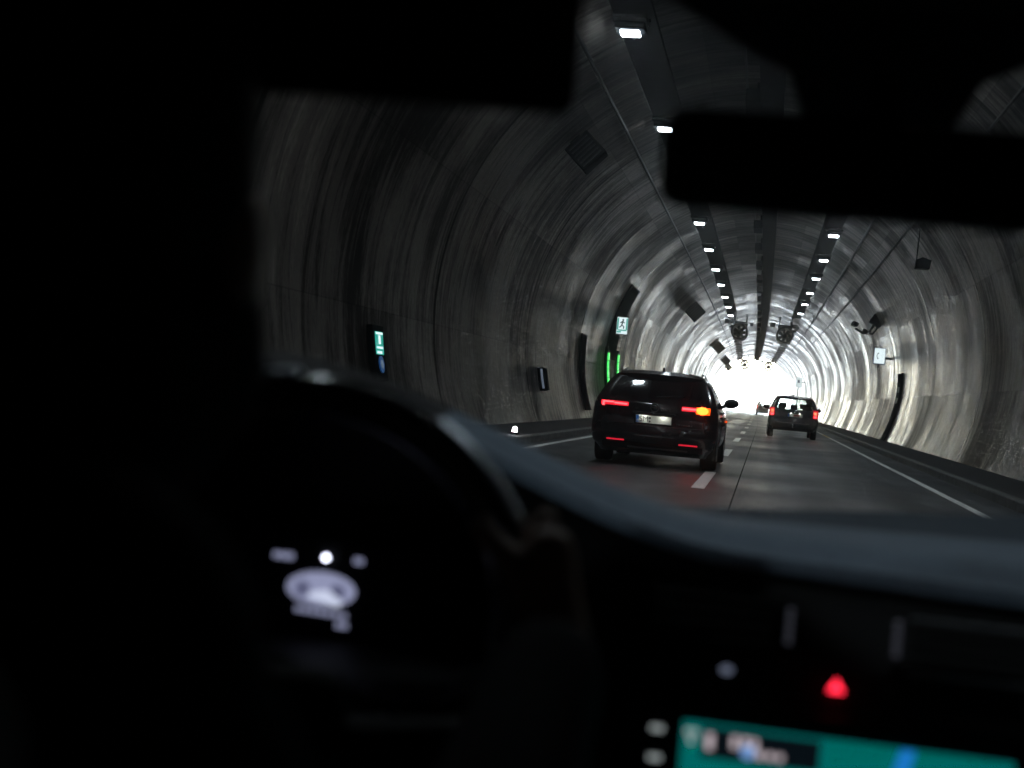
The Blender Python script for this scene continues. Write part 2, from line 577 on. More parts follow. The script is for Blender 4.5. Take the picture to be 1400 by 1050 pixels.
def raised(name, x0, x1, h, y0, y1, kerb_left):
    mb = MB()
    ys = ysteps(y0, y1, 4.0)
    mb.grid([[(x0 + bend(y), y, h), (x1 + bend(y), y, h)] for y in ys])
    o = mb.build(name, M['walk'], None, normals=False)
    if o.data.polygons[0].normal.z < 0: o.data.flip_normals()
    o['kind'] = 'structure'
    xk = x0 if kerb_left else x1
    s = -1 if kerb_left else 1
    mb = MB()
    prof = [(xk, h + 0.004), (xk + s * 0.11, h + 0.004), (xk + s * 0.13, h - 0.02), (xk + s * 0.13, -0.03), (xk, -0.03)]
    mb.grid([[(p[0] + bend(y), y, p[1]) for p in prof] for y in ys])
    k = mb.build("kerb", M['kerb'], None)
    k['kind'] = 'structure'
    return o
raised("pavement", 3.38, 4.62, 0.14, BACK, EXIT + 1, True)
raised("pavement", -5.70, -4.18, 0.14, BACK, EXIT + 1, False)

strip("lane_line", M['paint'], -3.86, -3.73, 0.004, BACK, 400)
strip("lane_line", M['paint'], 2.55, 2.67, 0.004, BACK, 58.0)
strip("lane_line", M['yellow'], 2.55, 2.67, 0.004, 58.0, 64.0)
strip("lane_line", M['paint'], 2.55, 2.67, 0.004, 64.0, 400)
strip("road_seam", M['seam'], -0.27, -0.252, 0.003, BACK, 300)
for k in range(26):      # broken centre line
    y0 = 17.0 + k * 11.7 if k < 1 else 28.0 + (k - 1) * 11.2
    strip("lane_line", M['paint'], -0.78, -0.62, 0.004, y0, y0 + 4.2, step=2.1)
strip("lane_line", M['paint'], -0.78, -0.62, 0.004, 6.0, 10.0)

# ------------------------------------------------------------------ ceiling equipment
def along(name, mat_, a_deg, off, r, y0, y1, label, cat, group=None, sag=0.0):
    pts = []
    for y in ysteps(y0, y1, 5.0):
        p = on_bore(a_deg, y, off)
        pts.append(p)
    o = MB().tube(pts, r, 8).build(name, mat_, None, smooth=True)
    return tag(o, label, cat, group)
along("cable", M['cable'], 124.3, 0.07, 0.035, -20, EXIT - 4, "thin dark cable along the left ceiling, left of the left lamp row", "cable")
along("cable", M['cable'], 54.5, 0.07, 0.045, -20, EXIT - 4, "dark cable along the right ceiling just right of the right lamp row", "cable")
along("cable", M['cable'], 44.5, 0.06, 0.028, -20, EXIT - 4, "thinnest dark cable lowest on the right haunch below the thicker cable", "cable")
along("cable", M['cable'], 95.0, 0.07, 0.025, -20, EXIT - 4, "thin dark cable along the tunnel crown beside the broad central duct", "cable")

def build_duct():
    root = empty("cable_duct", (axis(0), 0, 7.2), 0, "broad dark duct hanging along the middle of the tunnel crown", "duct")
    mb = MB()
    for i, (y0, y1) in enumerate(zip(ysteps(-20, EXIT - 6, 4.0)[:-1], ysteps(-20, EXIT - 6, 4.0)[1:])):
        pass
    ys = ysteps(-20, EXIT - 6, 4.0)
    P = []
    for y in ys:
        xa = bend(y)
        P.append([(xa - 0.13, y, -0.12), (xa + 0.33, y, -0.12), (xa + 0.33, y, 0.30), (xa - 0.13, y, 0.30), (xa - 0.13, y, -0.12)])
    mb.grid(P)
    mb.build("duct", M['sooty'], root)
    y = 9.0
    while y < EXIT - 8:
        MB().box((bend(y) - 0.29, y, 0.05), (0.30, 1.6, 0.26), bevel=0.02).box((bend(y) - 0.2, y, 0.30), (0.08, 0.12, 0.34)).build("junction_box", M['sooty'], root)
        y += 6.9
    y = 6.0
    while y < EXIT - 8:
        MB().cyl((bend(y) + 0.1, y, 0.28), (bend(y) + 0.1, y, 0.62), 0.03, n=8).build("hanger", M['sooty'], root)
        y += 13.8
    return root
build_duct()

def ordinal(i):
    return ["first", "second", "third", "fourth", "fifth", "sixth", "seventh", "eighth", "ninth", "tenth", "eleventh", "twelfth",
            "thirteenth", "fourteenth", "fifteenth", "sixteenth"][i]

LAMP_W = 0.95
def make_lamp(lit=True):
    root = empty("ceiling_lamp", (0, 0, 0))
    b = MB()
    b.box((0, 0, 0.10), (0.50 if lit else 0.80, 0.50, 0.11), bevel=0.02)
    b.box((0, 0, 0.20), (0.55, 0.8, 0.05))
    b.build("housing", M['sooty'], root)
    MB().box((0, 0, 0.012), (0.32, 0.30, 0.05), bevel=0.012).build("lens", M['lamp'] if lit else M['lamp_off'], root)
    if lit:      # the reflector sends most of the light down on the road
        ld = bpy.data.lights.new("lamp_beam", 'AREA')
        ld.shape = 'RECTANGLE'
        ld.size, ld.size_y = 0.30, 0.28
        ld.energy = LAMP_W
        ld.color = (0.84, 0.94, 1.0)
        ld.spread = radians(112)
        lo = bpy.data.objects.new("lamp_beam", ld)
        COL.objects.link(lo)
        lo.parent = root
        lo.location = (0, 0, -0.03)
    for sx in (-0.3, 0.3):
        MB().cyl((sx, 0, 0.2), (sx, 0, 0.62), 0.018, n=8).build("hanger", M['sooty'], root)
    return root

def place_lamps():
    lit, off = make_lamp(True), make_lamp(False)
    used = {True: False, False: False}
    for side, dx, ph in (("left", -2.24, 0.0), ("right", 2.27, 0.9)):
        nlit = 0
        ys = []
        y = 23.47 + ph - 8.35 * 4
        while y < 99:
            ys.append((y, True)); y += 8.35
        y = 108.0
        while y < EXIT - 6:
            ys.append((y, False)); y += 6.8
        for y, on in ys:
            proto = lit if on else off
            if not used[on]:
                o = proto; used[on] = True
            else:
                o = copy_tree(proto)
            o.location = (axis(y) + dx, y, 6.98)
            if not on:
                tag(o, "unlit dark lamp housing beyond the near jet fans in the %s row" % side, "lamp", "unlit lamps of the %s row" % side)
            elif y < 20:
                tag(o, "lit ceiling lamp right above the own car, out of the windscreen's view", "lamp", "lit lamps above the own car")
            elif (side == "left" and 36 < y < 44) or (side == "right" and y < 45):
                tag(o, "lit ceiling lamp covered by the black rear view mirror", "lamp", "lit lamps behind the mirror")
            else:
                tag(o, "%s lit ceiling lamp from the camera in the %s lamp row" % (ordinal(nlit), side), "lamp", "lit lamps under the tunnel ceiling")
                nlit += 1
place_lamps()

def build_trays():
    for side, dx in (("left", -2.24), ("right", 2.27)):
        mb = MB()
        ys = ysteps(-20, 100, 4.0)
        s = 1 if dx > 0 else -1
        P = [[(axis(y) + dx - 0.40, y, 7.24), (axis(y) + dx + 0.40, y, 7.24), (axis(y) + dx + 0.40, y, 7.32), (axis(y) + dx - 0.40, y, 7.32), (axis(y) + dx - 0.40, y, 7.24)] for y in ys]
        mb.grid(P)
        o = mb.build("cable_tray", M['sooty'])
        tag(o, "long sooty cable tray above the %s row of ceiling lamps" % side, "cable tray")
build_trays()

def make_fan():
    root = empty("jet_fan", (0, 0, 0))
    n = 40
    P = []
    prof = [(0.46, -1.9), (0.50, -1.95), (0.57, -1.9), (0.58, -1.5), (0.58, 1.5), (0.57, 1.9), (0.50, 1.95), (0.46, 1.9), (0.44, 1.4), (0.44, -1.4), (0.46, -1.9)]
    mb = MB()
    mb.grid([[(r * cos(2 * pi * k / n), y, r * sin(2 * pi * k / n)) for r, y in prof] for k in range(n)], closed_u=True)
    mb.build("casing", M['dark_metal'], root, smooth=True)
    MB().cyl((0, -0.55, 0), (0, 0.5, 0), 0.17, 0.17, 20).ball((0, -0.55, 0), 0.17, (1, 0.9, 1)).build("hub", M['sooty'], root, smooth=True)
    for k in range(7):
        a = 2 * pi * k / 7
        mb = MB()
        rr = [0.15, 0.3, 0.45]
        P, Q = [], []
        for r in rr:
            row, row2 = [], []
            for t in (-1, 0, 1):
                w = 0.105
                p = Vector((r, t * 0.07, t * w * (0.7 + 0.8 * r)))
                m = Matrix.Rotation(-a, 3, 'Y')
                row.append(m @ p)
                row2.append(m @ (p + Vector((0, 0.012, -0.006))))
            P.append(row); Q.append(row2)
        mb.slab(P, Q)
        mb.build("blade", M['sooty'], root, smooth=True)
    for yy in (-1.1, 1.1):
        for sx in (-1, 1):
            MB().box((sx * 0.42, yy, 0.75), (0.07, 0.10, 0.85)).box((sx * 0.42, yy, 1.18), (0.22, 0.22, 0.03)).build("bracket", M['sooty'], root)
    for yy in (-1.1, 1.1):
        MB().box((0, yy, 0.63), (1.0, 0.10, 0.09)).build("crossbar", M['sooty'], root)
    MB().box((-0.86, -1.3, 0.62), (0.34, 0.4, 0.30), bevel=0.02).box((-0.62, -1.3, 0.68), (0.2, 0.08, 0.06)).build("control_box", M['dark_metal'], root)
    MB().box((0.80, -1.3, 0.52), (0.22, 0.3, 0.24), bevel=0.02).box((0.62, -1.3, 0.62), (0.2, 0.08, 0.06)).build("control_box", M['grey_metal'], root)
    return root
def place_fans():
    spec = [(-1.55, 100, "near", "left"), (1.52, 100, "near", "right"), (-1.55, 186, "far", "left"), (1.50, 186, "far", "right")]
    f0 = make_fan()
    for i, (dx, y, nf, side) in enumerate(spec):
        o = f0 if i == 0 else copy_tree(f0)
        o.location = (axis(y) + dx, y, 5.97 if nf == "near" else 6.05)
        tag(o, ("large round jet fan hanging under the ceiling left of the duct, with dark blades showing" if side == "left" else
                "large round jet fan hanging under the ceiling right of the duct, with dark blades showing") if nf == "near" else
            "small-looking far jet fan in the glare of the exit, %s of the duct" % side, "fan", "jet fans under the ceiling")
place_fans()

def build_haunch_boxes():
    ys = (29.4, 79.2, 129.8, 168, 199)
    desc = ("dark square box high on the left wall above the near exit sign",
            "largest clearly visible dark square box on the left upper lining",
            "second clear dark square box on the left upper lining, before the glare",
            "third dark square box on the left upper lining, pale in the glare",
            "smallest faded square box on the left upper lining at the tunnel mouth")
    for i, y in enumerate(ys):
        a = 136.5
        root = empty("loudspeaker_box", on_bore(a - (1.5 if i == 0 else 0), y, 0.38), 0, desc[i], "box", "square boxes on the left lining")
        rot = Matrix.Rotation(radians(-(a - 90)), 4, 'Y')
        s = 0.62 if i == 0 else 0.85
        mb = MB().box((0, 0, 0), (s, 0.55, s), bevel=0.03).xf(rot)
        mb.build("casing", M['sooty'], root)
        mb = MB()
        for k in range(6):
            mb.box((0, -0.285, (-0.33 + k * 0.13) * s / 0.92), (s * 0.8, 0.02, 0.05 * s))
        mb.xf(rot).build("grille", M['dark_metal'], root)
        MB().box((0, 0, 0.5), (0.25, 0.12, 0.25)).xf(rot).build("bracket", M['sooty'], root)
build_haunch_boxes()

def bore_slab(y0, y1, a0, a1, off, th, mb=None, na=16):
    mb = mb or MB()
    P, Q = [], []
    for y in ysteps(y0, y1, 1.0):
        P.append([on_bore(a0 + (a1 - a0) * j / na, y, off) for j in range(na + 1)])
        Q.append([on_bore(a0 + (a1 - a0) * j / na, y, off + th) for j in range(na + 1)])
    return mb.slab(P, Q)

# --- left wall
t = tag(bore_slab(45.2, 46.5, 175.0, 201.0, 0.003, 0.05).build("recess_panel", M['sooty'], None, smooth=True),  # thin dark panel stands in for a shaded recess in the lining
        "tall narrow black recess on the left wall, short of the green lit door", "cover")

def build_escape_door():
    root = empty("escape_door", (0, 0, 0), 0, "dark escape door niche on the left wall edged by green light strips", "door")
    bore_slab(52.7, 55.9, 150.0, 202.0, 0.003, 0.06).build("niche_frame", M['sooty'], root, smooth=True)
    mb = bore_slab(53.4, 55.2, 181.0, 202.0, 0.066, 0.04)
    mb.build("door_leaf", M['dark_metal'], root, smooth=True)
    for y, a0, a1, side in ((52.55, 178.5, 195.0, 0), (56.15, 178.0, 195.0, 1)):
        fr = bore_slab(y - 0.16, y + 0.16, 176.5, 202.0, 0.003, 0.12).build("side_post", M['sooty'], root, smooth=True)
        n = 5
        for k in range(n):
            s0 = a0 + (a1 - a0) * (k + 0.06) / n
            s1 = a0 + (a1 - a0) * (k + 0.94) / n
            bore_slab(y - 0.19, y + 0.13, s0, s1, 0.124, 0.05, na=4).build("light_strip", M['green_led'], fr)
build_escape_door()

def sign_box(name, loc, w, h, label, cat, panel, border, rz=0.0, group=None):
    root = empty(name, loc, rz, label, cat, group)
    MB().box((0, 0.06, 0), (w + 0.05, 0.10, h + 0.05), bevel=0.012).build("housing", border, root)
    MB().box((0, 0.005, 0), (w, 0.012, h)).build("panel", panel, root)
    return root

r = sign_box("exit_sign", (-5.50, 53.0, 3.54), 0.40, 0.62, "lit running man exit sign above the green lit escape door", "sign", M['white_sign'], M['dark_metal'], radians(2))
mb = MB()
for sx in (-0.165, 0.165):
    mb.box((sx, -0.004, 0.06), (0.055, 0.008, 0.44))
mb.box((0.02, -0.004, -0.17), (0.30, 0.008, 0.05)).box((-0.11, -0.004, -0.235), (0.16, 0.008, 0.06))
mb.build("green_field", M['green_sign'], r)
mb = MB()
mb.cyl((0.02, -0.010, 0.215), (0.02, -0.002, 0.215), 0.036, n=14)
for a, b in (((0.02, 0.18), (-0.02, 0.04)), ((0.0, 0.15), (0.085, 0.10)), ((0.0, 0.16), (-0.08, 0.10)), ((-0.02, 0.04), (0.06, -0.03)), ((0.06, -0.03), (0.05, -0.11)), ((-0.02, 0.04), (-0.06, -0.05)), ((-0.06, -0.05), (-0.11, -0.06))):
    mb.tube([(a[0], -0.006, a[1]), (b[0], -0.006, b[1])], 0.022, 6)
mb.build("running_figure", M['dark_green'], r)
MB().box((-0.1, 0.3, 0.05), (0.06, 0.5, 0.06)).box((-0.3, 0.5, 0.05), (0.4, 0.06, 0.06)).build("bracket", M['sooty'], r)

# near sign on the left wall
def near_sign():
    root = empty("exit_sign", (0, 0, 0), 0, "narrow lit green sign on the near left wall, blue badge beneath", "sign")
    ym = 20.9
    bore_slab(ym - 0.34, ym + 0.30, 186.6, 195.5, 0.003, 0.09, na=6).build("housing", M['sooty'], root)
    bore_slab(ym - 0.22, ym + 0.22, 187.6, 191.3, 0.095, 0.006, na=4).build("panel", M['green_sign'], root)
    mb = bore_slab(ym - 0.19, ym + 0.19, 187.7, 188.05, 0.102, 0.005, na=2)
    bore_slab(ym - 0.05, ym + 0.06, 188.2, 189.6, 0.102, 0.005, mb, na=2)
    bore_slab(ym - 0.17, ym + 0.17, 190.0, 190.35, 0.102, 0.005, mb, na=2)
    bore_slab(ym - 0.17, ym + 0.10, 190.75, 191.15, 0.102, 0.005, mb, na=2)
    mb.build("pictogram", M['white_sign'], root)
    c = on_bore(192.9, ym, 0.10)
    d = (on_bore(192.9, ym, 0.13) - c).normalized()
    MB().cyl(c - d * 0.01, c + d * 0.012, 0.13, n=24).build("badge", M['blue_sign'], root)
    MB().cyl(c + d * 0.012, c + d * 0.017, 0.07, n=20).build("badge_centre", M['white_dim'], root)
M['white_dim'] = emit("dim_white", (0.5, 0.6, 0.8), 0.035, (0.4, 0.45, 0.5))
near_sign()

def small_box():
    root = empty("wall_cabinet", (0, 0, 0), 0, "small dark wall cabinet with a lit edge, low on the left wall", "cabinet")
    bore_slab(36.7, 37.5, 189.0, 195.2, 0.003, 0.14, na=6).build("casing", M['sooty'], root)
    bore_slab(36.66, 36.70, 189.3, 194.8, 0.09, 0.05, na=6).build("edge_glow", M['white_dim'], root)  # faint emission stands for light caught on the cabinet edge
small_box()

def marker_light():
    root = empty("kerb_light", (-4.27, 24.6, 0.146), 0, "small bright white marker light standing on the left kerb", "light")
    MB().box((0, 0, 0.025), (0.12, 0.12, 0.05), bevel=0.01).build("base", M['sooty'], root)
    MB().cyl((0, 0, 0.05), (0, 0, 0.10), 0.045, 0.04, 16).ball((0, 0, 0.10), 0.042).build("lens", M['marker'], root, smooth=True)
marker_light()

# --- right wall
r = sign_box("phone_sign", (4.42, 60.0, 3.50), 0.42, 0.62, "lit white emergency phone sign with dark handset on the right wall", "sign", M['white_sign'], M['blue_paint'], radians(-2))
mb = MB()
pts = [(-0.02 + -0.085 * cos(radians(a)), -0.006, 0.0 + 0.12 * sin(radians(a))) for a in range(-75, 80, 15)]
mb.tube(pts, [0.026, 0.024, 0.018] + [0.013] * (len(pts) - 6) + [0.018, 0.024, 0.026], 8)
mb.build("handset", M['black_print'], r)
MB().box((0.36, 0.06, -0.08), (0.40, 0.06, 0.10)).build("bracket", M['dark_metal'], r)
MB().cyl((-0.02, 0.06, -0.34), (-0.02, 0.06, -0.50), 0.03, n=10).build("lamp_stub", M['dark_metal'], r)

r = sign_box("phone_sign", (axis(155) + 4.45, 155.0, 3.85), 0.55, 1.0, "pale blue lit sign on the right wall near the bright exit", "sign", M['white_sign'], M['blue_paint'])
MB().box((-0.05, -0.006, 0.1), (0.22, 0.008, 0.3)).build("pictogram", M['blue_paint'], r)
MB().box((0.42, 0.06, 0), (0.4, 0.06, 0.1)).build("bracket", M['dark_metal'], r)
MB().cyl((-0.05, 0.06, -0.5), (-0.05, 0.06, -3.7), 0.05, n=8).build("post", M['grey_metal'], r)

def right_slot():
    root = empty("emergency_phone_niche", (0, 0, 0), 0, "tall black narrow niche with two white dashes, right wall below the phone sign", "niche")
    bore_slab(55.2, 56.7, -24.0, 4.0, 0.003, 0.06).build("frame", M['sooty'], root, smooth=True)
    for a in (-2.6, -7.0):
        bore_slab(55.6, 56.2, a - 1.1, a + 1.1, 0.066, 0.01, na=3).build("reflector", M['paint'], root)
right_slot()

def traffic_camera():
    p = on_bore(28.0, 61.0, 0.0)
    root = empty("surveillance_camera", p, 0, "dark camera pair on a bracket high on the right wall above the phone sign", "camera")
    MB().box((-0.1, 0, 0.05), (0.5, 0.7, 0.42), rot=(0, radians(30), 0), bevel=0.03).build("control_box", M['sooty'], root)
    MB().tube([(-0.15, 0, 0), (-0.35, 0, -0.42), (-0.62, -0.05, -0.50), (-0.95, -0.1, -0.33)], 0.05, 8).tube([(0.02, 0, -0.15), (-0.22, 0, -0.5), (-0.6, -0.05, -0.52)], 0.03, 8).build("arm", M['sooty'], root, smooth=True)
    MB().box((-0.98, -0.15, -0.16), (0.20, 0.45, 0.18), rot=(0, 0.4, 0.2), bevel=0.02).cyl((-0.98, -0.36, -0.16), (-0.98, -0.44, -0.16), 0.06, n=14).build("camera_head", M['sooty'], root)
    MB().box((-0.55, -0.2, -0.42), (0.18, 0.42, 0.16), rot=(0, 0.2, -0.1), bevel=0.02).cyl((-0.55, -0.38, -0.42), (-0.55, -0.46, -0.42), 0.055, n=14).build("camera_head", M['sooty'], root)
traffic_camera()

def hanging_box():
    root = empty("hanging_detector", (3.72, 38.6, 5.12), 0, "small dark box hanging on a thin rod from the upper right lining", "detector")
    MB().prism([(-0.19, -0.13), (0.17, -0.13), (0.21, 0.10), (-0.02, 0.17), (-0.17, 0.10)], 'y', -0.16, 0.16).build("casing", M['sooty'], root)
    MB().cyl((-0.16, 0, 0.1), (-0.14, 0, 1.03), 0.014, n=8).build("rod", M['sooty'], root)
hanging_box()

def far_sign():
    y = 195
    root = empty("sign_board", (axis(y) + 5.1, y, 0.14), 0, "thin dark sign board near the bright exit, seen above the slate compact car's roof", "sign")
    MB().box((0.0, 0, 2.55), (0.85, 0.05, 0.26)).build("board", M['dark_metal'], root)
    MB().cyl((-0.2, 0.04, 0), (-0.2, 0.04, 2.5), 0.03, n=8).build("post", M['grey_metal'], root)
    MB().cyl((0.2, 0.04, 0), (0.2, 0.04, 2.5), 0.03, n=8).build("post", M['grey_metal'], root)
far_sign()

# ------------------------------------------------------------------ vehicles
M['paint_black'] = mat("black_car_paint", (0.014, 0.010, 0.012), 0.22, spec=0.5, coat=1.0, noise=0.25, nscale=5, rvar=0.08)
M['paint_grey'] = mat("slate_car_paint", (0.030, 0.036, 0.042), 0.25, spec=0.5, coat=1.0, noise=0.2, nscale=5, rvar=0.08)
M['paint_plum'] = mat("plum_car_paint", (0.045, 0.030, 0.042), 0.25, spec=0.5, coat=1.0, noise=0.2, nscale=5, rvar=0.08)
M['plastic'] = mat("black_plastic", (0.014, 0.014, 0.015), 0.55, spec=0.4, noise=0.3, nscale=30, bump=0.05)
M['tyre'] = mat("tyre_rubber", (0.012, 0.012, 0.012), 0.75, spec=0.3, noise=0.3, nscale=25, bump=0.1)
M['rim'] = mat("alloy_rim", (0.35, 0.36, 0.37), 0.35, metal=0.9, noise=0.1)
M['chrome'] = mat("chrome", (0.75, 0.76, 0.78), 0.12, metal=1.0, noise=0.05)
M['dull_trim'] = mat("satin_trim", (0.16, 0.17, 0.18), 0.4, metal=0.3, noise=0.15)
M['dark_glass'] = mat("privacy_glass", (0.006, 0.006, 0.007), 0.05, spec=0.6, noise=0.1)
M['car_glass'] = clear_glass("car_glass", (0.80, 0.86, 0.86))
M['red_bar'] = emit("tail_light_core", (1.0, 0.05, 0.055), 1.2, (0.3, 0.01, 0.01))
M['red_lens'] = emit("tail_light_lens", (1.0, 0.012, 0.03), 0.22, (0.25, 0.005, 0.01))
M['red_reflector'] = emit("rear_reflector_red", (1.0, 0.02, 0.05), 0.14, (0.35, 0.01, 0.015))
M['far_lens'] = emit("far_tail_lens", (1.0, 0.012, 0.03), 0.12, (0.25, 0.005, 0.01))
M['brake'] = emit("brake_core", (1.0, 0.22, 0.10), 0.42, (0.3, 0.05, 0.02))
M['amber'] = emit("indicator_core", (1.0, 0.047, 0.005), 4.0, (0.4, 0.15, 0.02))
M['amber_lens'] = emit("indicator_lens", (1.0, 0.065, 0.0), 0.7, (0.4, 0.12, 0.02))
M['plate_lamp'] = emit("plate_lamp", (1.0, 0.97, 0.88), 14.0)
M['plate'] = mat("plate_white", (0.74, 0.76, 0.70), 0.35, noise=0.05)
M['plate_blue'] = mat("plate_blue", (0.02, 0.14, 0.50), 0.4, noise=0.05)
M['plate_red'] = mat("plate_red_print", (0.45, 0.10, 0.10), 0.4, noise=0.1)
M['seat'] = mat("seat_fabric", (0.02, 0.02, 0.022), 0.85, noise=0.3, nscale=40)

def hermite(zs, vs, z):
    n = len(zs)
    if z <= zs[0]: return vs[0]
    if z >= zs[-1]: return vs[-1]
    i = 0
    while z > zs[i + 1]: i += 1
    d = [(vs[k + 1] - vs[k]) / (zs[k + 1] - zs[k]) for k in range(n - 1)]
    def slope(k):
        if k == 0: return d[0]
        if k == n - 1: return d[-1]
        a, b = d[k - 1], d[k]
        return 0.0 if a * b <= 0 else 2 * a * b / (a + b)
    h = zs[i + 1] - zs[i]
    t = (z - zs[i]) / h
    m0, m1 = slope(i) * h, slope(i + 1) * h
    return (2 * t**3 - 3 * t**2 + 1) * vs[i] + (t**3 - 2 * t**2 + t) * m0 + (-2 * t**3 + 3 * t**2) * vs[i + 1] + (t**3 - t**2) * m1

class Body:
    """car body as stacked rounded outlines; local +y is forward, y = 0 the rearmost point"""
    NR, NC, NS = 8, 7, 34
    def __init__(self, levels, zwin, zscreen, bow=0.10):
        self.z = [l[0] for l in levels]
        self.c = [[l[k] for l in levels] for k in range(1, 6)]
        self.zwin, self.zscreen, self.bow = zwin, zscreen, bow
    def at(self, z):
        return [hermite(self.z, c, z) for c in self.c]
    def half(self, z):
        w, yr, yf, rr, rf = self.at(z)
        rr = min(rr, w * 0.9); rf = min(rf, w * 0.9)
        pts = []
        for i in range(self.NR):
            x = (w - rr) * i / self.NR
            pts.append((x, yr + self.bow * (x / max(w, .01)) ** 2 * w))
        yb = yr + self.bow * ((w - rr) / max(w, .01)) ** 2 * w
        for i in range(self.NC):
            a = pi / 2 * i / self.NC
            pts.append((w - rr + rr * sin(a), yb + rr * (1 - cos(a))))
        fb = self.bow * ((w - rf) / max(w, .01)) ** 2 * w * 1.3
        ya, yz = yb + rr, yf - fb - rf
        for i in range(self.NS):
            t = i / self.NS
            pts.append((w - 0.035 * (2 * t - 1) ** 2 * (w / 0.9), ya + (yz - ya) * t))
        xe = w - 0.035 * (w / 0.9)
        for i in range(self.NC):
            a = pi / 2 * i / self.NC
            pts.append((xe - rf + rf * cos(a), yz + rf * sin(a)))
        for i in range(self.NR + 1):
            x = (xe - rf) * (1 - i / self.NR)
            pts.append((x, yf - self.bow * 1.3 * (x / max(w, .01)) ** 2 * w))
        return pts
    def loop(self, z):
        h = self.half(z)
        return [Vector((x, y, z)) for x, y in h] + [Vector((-x, y, z)) for x, y in h[-2:0:-1]]
    def rear(self, x, z, off=0.0):
        w, yr, yf, rr, rf = self.at(z)
        ax = abs(x)
        yb = yr + self.bow * (min(ax, w - rr) / w) ** 2 * w
        if ax > w - rr:
            q = min(1.0, (ax - (w - rr)) / rr)
            yb += rr * (1 - sqrt(max(0.0, 1 - q * q)))
        return Vector((x, yb - off, z))
    def side(self, y, z, s, off=0.0):
        w, yr, yf, rr, rf = self.at(z)
        t = max(0, min(1, (y - yr - rr) / max(0.1, (yf - rf - yr - rr))))
        return Vector((s * (w - 0.035 * (2 * t - 1) ** 2 * (w / 0.9) + off), y, z))
    def shell(self, root, paint, glass):
        zs = sorted(set([self.z[0] + (self.z[-1] - self.z[0]) * i / 60 for i in range(61)] + list(self.zwin) + list(self.zscreen) + self.z))
        zz = [zs[0]]
        for z in zs[1:]:
            if z - zz[-1] > 0.004 or z in self.zwin or z in self.zscreen: zz.append(z)
        zs = zz
        n = len(self.loop(zs[0]))
        NH = len(self.half(zs[0]))
        def front(k): return NH - 1 - self.NR <= k < NH - 1 + self.NR
        def rearw(k): return k < self.NR or k >= n - self.NR
        sh, rw, ws = MB(), MB(), MB()
        for mb, test in ((sh, lambda i, k: True), (rw, None), (ws, None)):
            pass
        loops = [self.loop(z) for z in zs]
        cache = {}
        def vert(mb, i, k):
            key = (id(mb), i, k % n)
            if key not in cache: cache[key] = mb.bm.verts.new(loops[i][k % n])
            return cache[key]
        for i in range(len(zs) - 1):
            zm = (zs[i] + zs[i + 1]) / 2
            for k in range(n):
                tgt = sh
                if self.zwin[0] < zm < self.zwin[1] and rearw(k): tgt = rw
                elif self.zscreen[0] < zm < self.zscreen[1] and front(k): tgt = ws
                tgt.bm.faces.new((vert(tgt, i, k), vert(tgt, i, k + 1), vert(tgt, i + 1, k + 1), vert(tgt, i + 1, k)))
        sh.bm.faces.new([vert(sh, len(zs) - 1, k) for k in range(n)])
        sh.bm.faces.new([vert(sh, 0, k) for k in range(n)][::-1])
        b = sh.build("body", paint, root, smooth=True, angle=50)
        rw.build("rear_window", glass, root, smooth=True, angle=50)
        ws.build("windscreen", M['car_glass'], root, smooth=True, angle=50)
        return b
    def rear_patch(self, x0, x1, z0, z1, off, th, mb=None, nx=10, nz=4, skew=0.0):
        mb = mb or MB()
        P, Q = [], []
        for i in range(nx + 1):
            x = x0 + (x1 - x0) * i / nx
            zo = skew * (abs(x) - min(abs(x0), abs(x1)))
            P.append([self.rear(x, z0 + zo + (z1 - z0) * j / nz, off) for j in range(nz + 1)])
            Q.append([self.rear(x, z0 + zo + (z1 - z0) * j / nz, off + th) for j in range(nz + 1)])
        return mb.slab(P, Q)
    def side_patch(self, poly, s, off, th, mb=None, n=8):
        """poly: list of (y, z_low, z_high)"""
        mb = mb or MB()
        P = [[self.side(y, a + (b - a) * j / n, s, off) for j in range(n + 1)] for y, a, b in poly]
        Q = [[self.side(y, a + (b - a) * j / n, s, off + th) for j in range(n + 1)] for y, a, b in poly]
        return mb.slab(P, Q)

def add_wheels(root, body, axles, r, width=0.22):
    for y in axles:
        for s in (-1, 1):
            xo = body.side(y, 0.45, s)[0] + s * 0.004
            xi = xo - s * width
            n = 32
            prof = [(r * 0.62, xo - s * 0.02), (r * 0.92, xo), (r * 0.985, xo - s * 0.02), (r, xo - s * 0.05), (r, xi + s * 0.05), (r * 0.985, xi + s * 0.02), (r * 0.92, xi), (r * 0.62, xi + s * 0.02)]
            w = empty_part("wheel", root)
            mb = MB()
            mb.grid([[(x, y + q * cos(2 * pi * k / n), r + q * sin(2 * pi * k / n)) for q, x in prof] for k in range(n)], closed_u=True)
            mb.build("tyre", M['tyre'], w, smooth=True)
            mb = MB()
            mb.cyl((xo - s * 0.05, y, r), (xo - s * 0.035, y, r), r * 0.63, n=28).cyl((xo - s * 0.035, y, r), (xo - s * 0.005, y, r), r * 0.16, n=16)
            for k in range(5):
                a = 2 * pi * k / 5
                mb.tube([(xo - s * 0.02, y, r), (xo - s * 0.02, y + r * 0.6 * cos(a), r + r * 0.6 * sin(a))], 0.028, 6)
            mb.build("rim", M['rim'], w)
            # dark arch round the wheel
            m2 = MB()
            P, Q = [], []
            for k in range(25):
                a = pi * k / 24
                pa, pb = [], []
                for q in (0.0, r + 0.035, r + 0.075):
                    yy, zz = y + q * cos(a), max(body.z[0] + 0.01, r + q * sin(a))
                    pa.append(body.side(yy, zz, s, 0.0015)); pb.append(body.side(yy, zz, s, 0.0035 if q < r + 0.06 else 0.006))
                P.append(pa); Q.append(pb)
            m2.slab(P, Q)
            m2.build("wheel_arch", M['plastic'], root, smooth=True)

